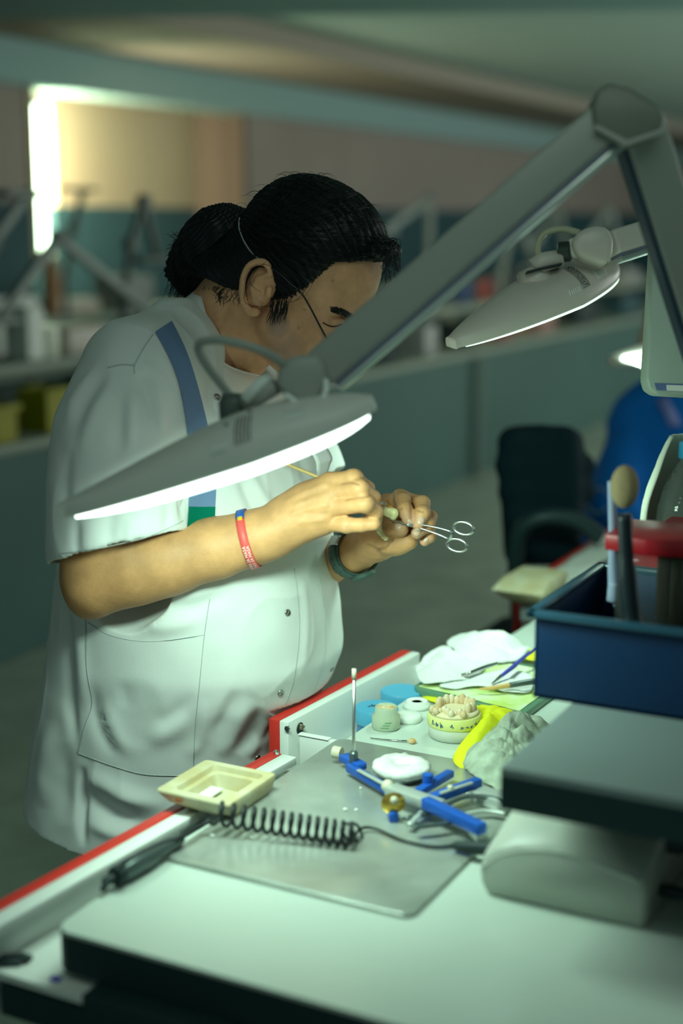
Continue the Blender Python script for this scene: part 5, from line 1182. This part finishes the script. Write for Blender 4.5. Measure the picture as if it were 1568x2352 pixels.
for k, (dx, dy) in enumerate(((-.022, -.012), (-.012, -.034), (.004, -.026), (-.03, -.03), (.014, -.04))): MB().box(jc+A(dx, dy, 0.078), (0.010, 0.014, 0.140), bev=.002).build('wooden_stick', mat('tan_wood', (0.70, 0.44, 0.17), .5) if k % 2 == 0 else mat('dark_wood', (.10, .09, .03), .6), jt)
MB().prism([(-.052, -.054), (.052, -.054), (.060, .0), (.052, .054), (-.052, .054), (-.060, 0)], jc+A(0, 0, .153), A(1, 0, 0), A(0, 1, 0), A(0, 0, 1), 0.020, bev=.003).build('lid', mat('red_plastic', (0.36, 0.008, 0.016), .4), jt)
rq = PX(1640, 1210, 1.99); rb = MB().box((rq[0], rq[1], (rq[2]+1.0015)/2), (0.10, 0.15, rq[2]-1.0015), bev=.004).build('red_box', mat('red_plastic', (0.36, 0.008, 0.016), .4)); tag(rb, 'red plastic box stacked behind the red jar lid at the right edge', 'box')
# ---- bottle wrapped in white foam
bot = thing('water_bottle', 'clear plastic water bottle with blue cap at the right edge', 'bottle', (2.16, 0.505, 1.0)); c = A(2.135, 0.522, 1.0005)
hz = P(1568, 1005, 2.2)[2]-1.0
MB().lathe([(0.038, 0), (0.045, .006), (0.046, .02), (0.044, .04), (0.046, .06), (0.046, hz*.50), (0.043, hz*.60), (0.032, hz*.74), (0.0165, hz*.85), (0.0140, hz*.90), (0.0140, hz*.93)], c, 40).build('bottle_body', mat('clear_pet', (0.86, 0.96, 0.90), 0.04, trans=0.9, ior=1.3, bump=1.0, bscale=45), bot, True)
MB().lathe([(0.0158, hz*.89), (0.0165, hz*.90), (0.016, hz*.995), (0.014, hz), (0, hz)], c, 28).build('cap', mat('cap_blue', (0.05, 0.38, 0.68), .35), bot, True)
G = []
for i, t in enumerate(np.linspace(0, 1, 24)):
    row = []
    for j, a_ in enumerate(np.linspace(math.radians(-30), math.radians(132), 26)):
        r_ = 0.012+0.056*math.sin(math.pi*min(1, 0.06+t*0.62))**0.8; r_ += 0.0012*math.sin(j*1.3+i*.7); zz = hz*1.02*(1-t)+0.002
        row.append(c+A(r_*math.cos(a_)*1.0, r_*math.sin(a_), zz))
    G.append(row)
o = MB().grid(G).build('foam_sleeve', mat('white_foam', (0.82, 0.88, 0.74), .85, spec=.1, bump=.4, bscale=80), None, True); sd = o.modifiers.new('t', 'SOLIDIFY'); sd.thickness = 0.003; tag(o, 'white foam sheet curved around the water bottle', 'wrap')
# ================================================================= lamps
m_lamp = mat('lamp_grey', (0.38, 0.40, 0.36), 0.38, 0.0, spec=0.5); m_head = mat('lamp_head_grey', (0.80, 0.80, 0.74), 0.38)
m_lampw = mat('lamp_cream', (0.82, 0.74, 0.68), 0.3, spec=0.5)
m_lstrip = mat('aluminium_strip', (0.60, 0.66, 0.62), 0.3, 0.7); m_groove = mat('violet_groove', (0.20, 0.21, 0.30), 0.4)
def diff(name, col, s): return mat(name, (0.9, 0.95, 0.9), 0.4, emit=col, estr=s)
def lamp_head(parent, a, b, roll, W, m, md, hmax=0.030, dd=0.0150, pk=0.25):
    L = b-a; l = np.linalg.norm(L); ax = L/l; wv_ = nrm(np.cross(A(0, 0, 1), ax)); up_ = np.cross(ax, wv_)
    if wv_@fwd < 0: wv_ = -wv_
    if up_[2] < 0: up_ = -up_
    cr, sr = math.cos(math.radians(roll)), math.sin(math.radians(roll)); w2 = wv_*cr+up_*sr; u2 = up_*cr-wv_*sr
    def rm(s): return s-pk*(1-s*s)
    def hw(s):
        s = rm(s); return W*(max(0, 1-abs(s)**3.2))**0.5*(0.72+0.28*(1-abs(s))) if True else 0
    def ht(s):
        s = rm(s); return 0.006+hmax*(max(0, 1-abs(s)**1.7))
    S_ = np.concatenate([[-1.0, -.995, -.985, -.96], np.linspace(-.92, .92, 34), [.96, .985, .995, 1.0]]); rings_ = []
    for s in S_:
        c_ = (a+b)/2+ax*s*l/2; h_ = ht(s); w_ = max(hw(s), 0.0115 if abs(s) < .999 else 0.008); r_ = []
        for t in np.linspace(0, math.pi, 15): r_.append(c_+w2*w_*math.cos(t)+u2*(h_*math.sin(t)**0.8+0.004))
        r_.append(c_-w2*w_-u2*0.004); r_.append(c_-w2*w_*.96-u2*.006); r_.append(c_+w2*w_*.96-u2*.006); r_.append(c_+w2*w_-u2*0.004); rings_.append(r_)
    rings_mesh(rings_).build('lamp_shade', m, parent, True)
    rings_ = []
    for s in np.linspace(-.90, .95, 30):
        c_ = (a+b)/2+ax*s*l/2; w_ = max(hw(s)*.95, .012); d_ = dd*(max(0.0, 1-abs(rm(s))**4))+0.001
        rings_.append([c_+w2*w_-u2*.006, c_-w2*w_-u2*.006, c_-w2*w_*1.0-u2*(.006+d_*.8), c_-w2*w_*.93-u2*(.006+d_), c_+w2*w_*.93-u2*(.006+d_), c_+w2*w_*1.0-u2*(.006+d_*.8)])
    rings_mesh(rings_).build('light_panel', md, parent, False)
    def top(s, t, off=0.001):
        c_ = (a+b)/2+ax*s*l/2; return c_+w2*max(hw(s), .0115)*math.cos(t)+u2*(ht(s)*math.sin(t)**0.8+0.004)*1.0+(w2*math.cos(t)*.3+u2)*off
    return top, ax, w2, u2, (a+b)/2, l
LAMPCOL = (0.65, 1.0, 0.79)
# the sleek bench lamp across the picture
lp = thing('desk_lamp', 'large grey jointed lamp crossing the picture, its lit head over the hands', 'lamp', (1.70, 0.30, 1.0))
a1, b1 = P(140, 1176, 1.67), P(860, 927, 1.62)
top, ax, w2, u2, cc, l = lamp_head(lp, a1, b1, 7, 0.063, m_head, diff('lamp_panel_lit', (0.80, 1.0, 0.90), 5.0), dd=0.012)
def vent(parent, s0, t0, m, n=7, ds=0.008, dt=0.30):
    mb = MB()
    for k in range(n): mb.tube([top(s0+k*ds*1.6, t0, .0008), top(s0+k*ds*1.6+.006, t0+dt*.5, .0008), top(s0+k*ds*1.6+.012, t0+dt, .0008)], 0.0011, 5)
    return mb.build('vent_slots', m, parent, True)
side = math.pi if (w2@fwd) > 0 else 0.0
def tt(v): return math.pi-v if side else v
def vent2(s0, v0, m, par, n=7, ds=0.013, dv=0.3):
    mb = MB()
    for k in range(n): mb.tube([top(s0+k*ds, tt(v0), .0006), top(s0+k*ds+.008, tt(v0+dv*.5), .0006), top(s0+k*ds+.016, tt(v0+dv), .0006)], 0.0012, 5)
    return mb.build('vent_slots', m, par, True)
m_vent = mat('vent_light', (0.95, 1.0, 0.95), .4)
vent2(0.05, 0.30, m_vent, lp); vent2(0.50, 0.62, m_vent, lp, n=10)
# rating text as fine dark print
m_print = mat('grey_print', (0.14, 0.16, 0.15), .6)
def rating(s0, v0, v1, par, m, rows=5, R0=3, ds=.022):
    mb = MB(); q = random.Random(R0)
    for r_ in range(rows):
        v = v0
        while v < v1:
            d_ = q.uniform(.02, .10); mb.tube([top(s0+r_*ds+.03*(v-v0), tt(v), .0006), top(s0+r_*ds+.03*(v+d_-v0), tt(v+d_), .0006)], 0.0009, 4); v += d_+q.uniform(.02, .05)
    return mb.build('rating_print', m, par, False)
rating(0.20, 0.35, 1.25, lp, m_print, 5)
for v in (1.2, 1.5): MB().ell(top(0.16 if v < 1.4 else .30, tt(v), .0004), (.003, .003, .0015)).build('screw_hole', m_print, lp, True)
def lamp_light(name, c_, ax_, w2_, u2_, sx, sy, power, spread=165, tilt=math.radians(12)):
    l_ = bpy.data.lights.new(name, 'AREA'); l_.shape = 'RECTANGLE'; l_.size = sx; l_.size_y = sy; l_.energy = power; l_.color = LAMPCOL; l_.spread = math.radians(spread)
    o_ = bpy.data.objects.new(name, l_); COL.objects.link(o_); Z_ = nrm(u2_*math.cos(tilt)-w2_*math.sin(tilt)); X_ = ax_; Y_ = np.cross(Z_, X_); M_ = Matrix((X_.tolist(), Y_.tolist(), Z_.tolist())).transposed().to_4x4(); M_.translation = Vector((c_-u2_*0.030).tolist()); o_.matrix_world = M_; return o_
lamp_light('bench_lamp_light', cc+ax*0.03, ax, w2, u2, l*0.72, 0.07, 3.3)
def boxarm(parent, p, q, wid, hgt, m, name='arm', strip=True):
    d = q-p; l_ = np.linalg.norm(d); ax_ = d/l_; ay_ = nrm(np.cross(ax_, fwd)); ay_ = ay_ if ay_[2] < 0 else -ay_; az_ = np.cross(ax_, ay_)   # ay points to the arm's underside
    R = np.array([ax_, ay_, az_]); arm = MB().box((p+q)/2, (l_, hgt, wid), R, bev=0.006, seg=3).build(name, m, parent)
    if strip:
        MB().box((p+q)/2+ay_*(hgt/2+.0015), (l_*.98, .006, wid*.72), R, bev=.001).build('groove', m_groove, arm)
        MB().box((p+q)/2+ay_*(hgt/2+.0075), (l_*.98, .009, wid*.60), R, bev=.002).build('strip', m_lstrip, arm)
    return arm
ka = P(700, 868, 1.655); j1 = P(1428, 262, 1.60); ps = P(1700, 1040, 1.87)
boxarm(lp, P(735, 850, 1.655), P(1390, 282, 1.60), 0.040, 0.046, m_lamp)
boxarm(lp, P(1462, 268, 1.60), ps, 0.040, 0.050, m_lamp, strip=False)
dn = nrm(ps-P(1462, 268, 1.60)); sn = nrm(np.cross(dn, fwd)); sn = -sn if sn@rgt > 0 else sn
MB().box((P(1462, 268, 1.60)+ps)/2+sn*0.027, (np.linalg.norm(ps-P(1462, 268, 1.60))*.98, 0.008, 0.028), np.array([dn, sn, np.cross(dn, sn)])).build('side_groove', mat('blue_groove', (0.045, 0.075, 0.12), .4), lp)
# elbow cap: rounded plate on both sides
def ppoly(pts, d): c_ = P(*pts[0], d); return [((P(x, y, d)-c_)@rgt, (P(x, y, d)-c_)@upv) for x, y in pts], c_
pl, c_ = ppoly([(1365, 290), (1358, 245), (1370, 205), (1400, 187), (1450, 200), (1512, 240), (1528, 268), (1520, 300), (1438, 334), (1385, 312)], 1.575)
MB().prism(pl, c_, rgt, upv, fwd, 0.052, bev=0.006, seg=3).build('elbow_joint', mat('joint_dark', (0.19, 0.21, 0.17), .4), lp)
pl, c_ = ppoly([(1366, 284), (1440, 322), (1516, 296), (1526, 268), (1524, 306), (1438, 336), (1366, 296)], 1.572)
MB().prism(pl, c_, rgt, upv, fwd, 0.003, bev=0.0008).build('joint_trim', m_lamp, lp)
pl, c_ = ppoly([(632, 880), (640, 840), (668, 815), (735, 812), (752, 850), (748, 890), (720, 925), (690, 930), (650, 905)], 1.625)
MB().prism(pl, c_, rgt, upv, fwd, 0.048, bev=0.008, seg=3).build('wrist_joint', m_lamp, lp)
MB().tube(spl([P(655, 905, 1.62), P(690, 928, 1.62), P(722, 930, 1.62), P(745, 905, 1.62), P(748, 870, 1.62)], 20), 0.0032, 6).build('joint_trim', m_vent, lp, True)
MB().tube([P(635, 885, 1.645), P(600, 905, 1.65), P(560, 925, 1.66)], [0.010, 0.011, 0.010], 12).build('swivel_arm', m_lamp, lp, True)
MB().lathe([(0.016, -0.022), (0.017, 0.0), (0.013, 0.010), (0, 0.012)], P(535, 925, 1.665), 20).build('swivel_knob', m_armd, lp, True)
MB().tube([P(560, 918, 1.64), P(600, 878, 1.64), P(622, 862, 1.64)], [0.006, 0.007, 0.006], 10).build('brace', m_vent, lp, True)
MB().tube(spl([P(655, 838, 1.63), P(600, 805, 1.61), P(520, 783, 1.61), P(470, 783, 1.62), P(455, 800, 1.63), P(475, 840, 1.64), P(525, 905, 1.66)], 40), 0.0050, 8).build('cable', mat('cable_grey', (0.36, 0.40, 0.37), .45), lp, True)
MB().tube([ps, A(ps[0], ps[1], 1.0)], 0.012, 12).build('post', m_lamp, lp, True)
MB().lathe([(0.045, 0), (0.045, .012), (0.02, .02), (0, .02)], (ps[0], ps[1], 1.0005), 24).build('clamp_base', m_lamp, lp)

# the lamp of the next place along the bench
l2 = thing('desk_lamp', 'slim cream lamp head tilted down beyond the big grey arm, at the next place', 'lamp', (2.75, 0.35, 1.0))
a2, b2 = P(1034, 790, 2.12), P(1408, 612, 2.30)
top, ax, w2, u2, cc, l = lamp_head(l2, a2, b2, 10, 0.060, m_lampw, diff('lamp_panel_next', LAMPCOL, 2.2), hmax=0.030, dd=0.0035, pk=0.28)
lamp_light('next_lamp_light', cc, ax, w2, u2, l*0.7, 0.08, 2.6, 130)
side = math.pi if (w2@fwd) > 0 else 0.0
m_v2 = mat('vent_bright', (0.98, 1.0, 0.92), .4)
vent2(0.12, 0.30, m_v2, l2, n=6, ds=0.022, dv=.28); vent2(0.50, 0.42, m_v2, l2, n=7, ds=0.022, dv=.40)
rating(0.28, 0.35, 1.35, l2, m_print, 5, 8, .020)
K2 = 2.20
MB().tube([P(1225, 614, K2), P(1245, 602, K2), P(1290, 592, K2)], [.014, .015, .013], 14).build('swivel_arm', m_lampw, l2, True)
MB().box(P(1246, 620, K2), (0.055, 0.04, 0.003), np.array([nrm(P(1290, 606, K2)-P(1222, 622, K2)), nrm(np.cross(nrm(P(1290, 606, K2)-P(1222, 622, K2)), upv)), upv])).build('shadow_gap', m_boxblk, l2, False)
MB().tube([P(1222, 655, 2.22), P(1250, 620, K2)], [.030, .016], 16).build('neck', m_lampw, l2, True)
MB().lathe([(0.013, -.010), (0.016, -.008), (0.016, .008), (0.013, .010)], P(1296, 578, K2), 20, np.array([upv, nrm(fwd+.3*rgt), nrm(rgt-.3*fwd)])).build('swivel_ring', mat('dark_ring', (.05, .07, .06), .35, .4), l2)
MB().ell(P(1320, 570, K2), (.016, .016, .016)).build('swivel_ball', m_v2, l2, True)
pl, c_ = ppoly([(1312, 555), (1330, 528), (1365, 515), (1398, 520), (1412, 548), (1408, 590), (1396, 606), (1362, 600), (1325, 585)], 2.17)
MB().prism(pl, c_, rgt, upv, fwd, 0.055, bev=0.010, seg=3).build('wrist_joint', m_lampw, l2)
MB().tube(spl([P(1330, 535, K2), P(1290, 526, K2), P(1250, 536, K2), P(1234, 565, K2), P(1238, 598, K2)], 24), 0.0052, 8).build('cable', mat('cable_cream', (0.58, 0.58, 0.42), .35), l2, True)
boxarm(l2, P(1400, 562, K2), P(1720, 462, 2.34), 0.035, 0.038, m_lampw)
MB().tube([P(1720, 462, 2.34), A(P(1720, 462, 2.34)[0], P(1720, 462, 2.34)[1], 1.0)], .012, 10).build('post', m_lampw, l2, True)
# tall white lamp column at the right edge
m_col = mat('column_white', (0.50, 0.60, 0.52), .4, spec=.5)
cl = thing('lamp_column', 'tall pale column with rounded foot and blue stripe at the right edge', 'column', tuple(P(1540, 900, 2.02)))
pl, c_ = ppoly([(1502, 560), (1484, 870), (1490, 892), (1508, 904), (1640, 912), (1655, 560)], 2.02)
MB().prism(pl, c_, rgt, upv, fwd, 0.045, bev=0.004, seg=3).build('housing', m_col, cl)
pl, c_ = ppoly([(1503, 880), (1508, 896), (1640, 902), (1640, 884)], 2.0185); MB().prism(pl, c_, rgt, upv, fwd, 0.002).build('blue_stripe', mat('stripe_blue', (0.16, 0.22, 0.45), .4), cl, False)
pl, c_ = ppoly([(1530, 884), (1531, 897), (1600, 900), (1600, 886)], 2.0170); MB().prism(pl, c_, rgt, upv, fwd, 0.001).build('label', m_v2, cl, False)
MB().box(P(1620, 1000, 2.06)+A(0, 0, 0), (0.03, 0.03, 0.5)).build('mast', m_col, cl, False)
# third, lit lamp beyond it
l3 = thing('desk_lamp', 'small lit lamp head glowing left of the pale column', 'lamp', tuple(P(1480, 800, 3.1)))
pl, c_ = ppoly([(1408, 818), (1412, 810), (1475, 788), (1560, 782), (1600, 860), (1500, 842), (1420, 832)], 3.12)
MB().prism(pl, c_, rgt, upv, fwd, 0.10, bev=.004).build('lamp_shade', m_lampw, l3)
pl, c_ = ppoly([(1428, 824), (1434, 818), (1486, 808), (1560, 800), (1590, 858), (1488, 846)], 3.115)
MB().prism(pl, c_, rgt, upv, fwd, 0.004).build('light_panel', diff('lamp_panel_far', LAMPCOL, 16.0), l3, False)
MB().tube([P(1484, 790, 3.16), P(1492, 720, 3.16)], [.022, .012], 12).build('swivel_arm', mat('pinkish_arm', (.42, .30, .26), .5), l3, True)
MB().tube([P(1492, 725, 3.16), P(1640, 600, 3.2), A(P(1640, 600, 3.2)[0], P(1640, 600, 3.2)[1], 1.0)], [.012, .012, .012], 10).build('post', m_lampw, l3, True)

# ================================================================= hands' tools
m_st2 = mat('forceps_steel', (0.72, 0.74, 0.73), 0.22, 1.0)
fc = thing('artery_forceps', 'steel artery forceps with two finger rings held in the left hand', 'forceps', tuple(LH(960, 1205, 1.79)))
XF = 1.790
def FP(x, y, d=0.0): return PX(x, y, XF-0.004+d)
MB().tube(spl([FP(884, 1180, .006), FP(892, 1190, .003), FP(912, 1198), FP(940, 1206)], 16), np.linspace(.0008, .0026, 16), 8).build('jaws', m_st2, fc, True)
MB().lathe([(0.0024, -.0025), (0.0024, .0025)], FP(943, 1206, -.003), 14, np.array([upv, rgt, fwd])).build('pivot', m_st2, fc)
for pts, rc, tilt in (((FP(938, 1202), FP(975, 1206), FP(1010, 1213), FP(1036, 1221)), (1064, 1213), 14), ((FP(938, 1206), FP(975, 1216), FP(1008, 1228), FP(1028, 1237)), (1049, 1252), 14)):
    sh = MB().tube(spl(list(pts), 16), np.linspace(.0020, .0017, 16), 8, flat=.7).build('shank', m_st2, fc, True)
    cx, cy = rc; ca, sa = math.cos(math.radians(tilt)), math.sin(math.radians(tilt)); rp_ = []
    for t in np.linspace(0, 2*math.pi, 36, endpoint=False):
        u_, v_ = 23.5*math.cos(t), 14*math.sin(t); rp_.append(FP(cx+u_*ca-v_*sa, cy+u_*sa+v_*ca))
    MB().tube(rp_, 0.0016, 8, closed=True, flat=1.3).build('finger_ring', m_st2, sh, True)
MB().box((FP(1039, 1220)+FP(1032, 1240))/2, (0.004, 0.012, 0.003), np.array([rgt, nrm(FP(1039, 1220)-FP(1032, 1240)), np.cross(rgt, nrm(FP(1039, 1220)-FP(1032, 1240)))]), bev=.0006).build('ratchet', m_st2, fc)
# denture arch
m_tooth = mat('pale_green_ceramic', (0.95, 0.86, 0.46), 0.3, spec=0.5, sss=0.0)
DS = SDF(np.min([FP(860, 1150, -.02), FP(915, 1250, .02)], 0)-.02, np.max([FP(860, 1150, -.02), FP(915, 1250, .02)], 0)+.02, 0.0006)
path = spl([FP(905, 1180, -.012), FP(893, 1174, -.010), FP(880, 1174, -.008), FP(873, 1182, -.006), FP(871, 1194, -.004), FP(870, 1206, -.004), FP(872, 1220, -.004), (FP(878, 1230, -.005)), FP(886, 1237, -.006)], 13)
for i, p_ in enumerate(path): DS.ell(p_, [(.0062, .0060, .0060), (.0058, .0054, .0056), (.0052, .0046, .0046)][0 if i < 2 else (1 if i < 3 else 2)] if i < 10 else (.0040, .0038, .0031), None, 0.0004)
DS.chain([FP(905, 1177, -.012), FP(903, 1186, -.012), FP(889, 1178, -.010), FP(884, 1172, -.010), FP(905, 1177, -.012)], [.0052, .0045, .0048, .0048, .0052], .002)
for q_ in range(4): DS.ell(FP(886+6.5*q_, 1170+1.6*q_, -.013), (.0042, .0032, .0036), None, .0006)
V, F = DS.mesh(); V = relax(V, F, 1); o = mk('denture', V, F, m_tooth, None, True); tag(o, 'pale green curved row of ceramic teeth gripped by the forceps', 'denture')
# the fine brush in the right hand
br = thing('fine_brush', 'thin wooden brush held in the right hand, tip on the ceramic teeth', 'brush', tuple(FP(625, 1052)))
tip_ = FP(907, 1168, -.008); endp = PX(624, 1052, 1.745); dr = tip_-endp
MB().tube([endp, endp+dr*.02, endp+dr*.30, endp+dr*.84], [.0018, .0026, .0026, .0020], 10).build('handle', mat('light_wood', (0.70, 0.48, 0.20), .45), br, True)
MB().tube([endp+dr*.84, endp+dr*.93], [.0021, .0015], 8).build('ferrule', m_st2, br, True)
MB().tube([endp+dr*.93, endp+dr*.96, tip_], [.0015, .0017, .0003], 8).build('bristles', mat('amber_bristle', (.62, .28, .06), .6), br, True)

# ================================================================= dark office chair and the seated colleague
m_ch = mat('chair_fabric', (0.004, 0.018, 0.026), 0.85, spec=.15); m_chp = mat('chair_plastic', (0.008, 0.030, 0.034), 0.5)
ch = thing('office_chair', 'dark office chair with armrest standing at the next bench place', 'chair', (3.22, 1.12, 0))
S1 = SDF((2.85, 0.70, 0.40), (3.65, 1.50, 1.15), 0.008)
for i, (y, l_, r_) in enumerate(((1005, 1150, 1318), (1060, 1142, 1345), (1120, 1150, 1345), (1180, 1162, 1320), (1240, 1172, 1312))):
    p0, p1 = P(l_+22, y+10, 3.32), P(r_-6, y+10, 3.40); S1.cone(p0, p1, 0.030, 0.030, .03)
for xx in (1175, 1215, 1255, 1300): S1.cone(P(xx, 1010, 3.36), P(xx+8, 1270, 3.36), 0.030, 0.028, .03)
V, F = S1.mesh(); V = relax(V, F, 3); mk('backrest', V, F, m_ch, ch, True)
MB().tube(spl([P(1185, 1330, 3.25), P(1190, 1230, 3.22), P(1240, 1190, 3.2), P(1320, 1195, 3.2), P(1380, 1235, 3.2)], 24), 0.020, 10).build('armrest', m_chp, ch, True)
MB().box((3.22, 1.10, 0.50), (0.46, 0.44, 0.08), bev=.03, seg=3).build('seat', m_ch, ch); MB().lathe([(.028, 0.06), (.028, .46)], (3.22, 1.10, 0), 14).build('gas_stem', m_chp, ch)
MB().box((3.13, 1.14, 0.60), (0.05, 0.06, 0.30), bev=.01).build('back_stem', m_chp, ch)
mb = MB()
for k in range(5): t = k*2*math.pi/5; MB().tube([(3.22, 1.10, .08), (3.22+.28*math.cos(t), 1.10+.28*math.sin(t), .05)], [.022, .015], 8).build('leg', m_chp, ch); MB().ell((3.22+.28*math.cos(t), 1.10+.28*math.sin(t), .028), (.028, .028, .028)).build('caster', m_chp, ch, True)
m_bshirt = mat('royal_blue_shirt', (0.008, 0.18, 0.66), 0.8, spec=.15)
p2 = thing('person', 'blurred seated person in a blue shirt seen from behind at the right edge', 'person', (3.95, 1.05, 0))
S2 = SDF((3.4, 0.45, 0.42), (4.55, 1.50, 1.55), 0.010)
def Q(x, y, d=3.75): return P(x, y, d+0.22)
S2.ell(Q(1530, 1010, 3.78), (.17, .17, .17), None, .05); S2.ell(Q(1470, 1180, 3.76), (.17, .16, .20), None, .06); S2.ell(Q(1440, 1290, 3.76), (.16, .15, .17), None, .06); S2.cone(Q(1480, 935, 3.74), Q(1600, 905, 3.84), .055, .06, .05); S2.cone(Q(1460, 960, 3.72), Q(1405, 1150, 3.60), .062, .052, .03); S2.cone(Q(1405, 1150, 3.60), Q(1480, 1250, 3.50), .05, .045, .03)
S2.cone(Q(1440, 1330, 3.76), A(3.92, 1.08, .62), .15, .15, .05)
V, F = S2.mesh(); V = relax(V, F, 3); V += vnormals(V, F)*(vnoise(V, 8, 16)*.008)[:, None]; sh = mk('shirt', V, F, m_bshirt, p2, True)
bv2 = bvh(sh); rp_ = []
for t in np.linspace(0.6, 5.6, 24):
    p_, n_ = hit(bv2, 1375+26*math.cos(t), 1150+26*math.sin(t), .003)
    if p_ is not None: rp_.append(p_)
if len(rp_) > 4: MB().tube(rp_, .006, 6, flat=.5).build('white_emblem', mat('pale_print', (.30, .45, .60), .7), sh, True)
pts = [p for p in (hit(bv2, 1520+dx, 950+dy, .004)[0] for dx, dy in ((0, -30), (18, 0), (30, 30))) if p is not None]
if len(pts) > 1: MB().tube(pts, .022, 8, flat=.4).build('lilac_trim', mat('lilac_print', (.22, .25, .60), .7), sh, True)
S3 = SDF((3.7, 0.4, 1.2), (4.6, 1.35, 1.8), 0.006)
hc = Q(1650, 740, 3.86); S3.ell(hc, (.085, .10, .115), None, .02); S3.cone(hc+A(0, 0, -.06), Q(1610, 920, 3.84), .055, .06, .03)
S3.cone(Q(1480, 1250, 3.50), Q(1560, 1215, 3.40), .036, .030, .02) if False else None
V, F = S3.mesh(); V = relax(V, F, 2); mk('head', V, F, mat('tan_skin', (.50, .30, .16), .55), p2, True)
MB().ell(hc+A(.0, .0, .035), (.095, .108, .10)).build('hair', m_hair, p2, True)
for sx in (-.10, .10): MB().tube(spl([A(3.95+sx, 1.05, .58), A(3.95+sx, .67, .58), A(3.95+sx, .63, .3), A(3.95+sx, .65, .08)], 14), np.linspace(.085, .05, 14), 12).build('trouser_leg', m_trs, p2, True)
st = thing('stool', 'round dark stool under the seated blurred person', 'stool', (3.93, 1.08, 0)); MB().lathe([(.15, .37), (.16, .38), (.16, .41), (0, .42)], (3.93, 1.08, 0), 28).build('seat', m_ch, st); MB().lathe([(.16, 0), (.16, .02), (.03, .05), (.03, .37)], (3.93, 1.08, 0), 20).build('base', m_chp, st)
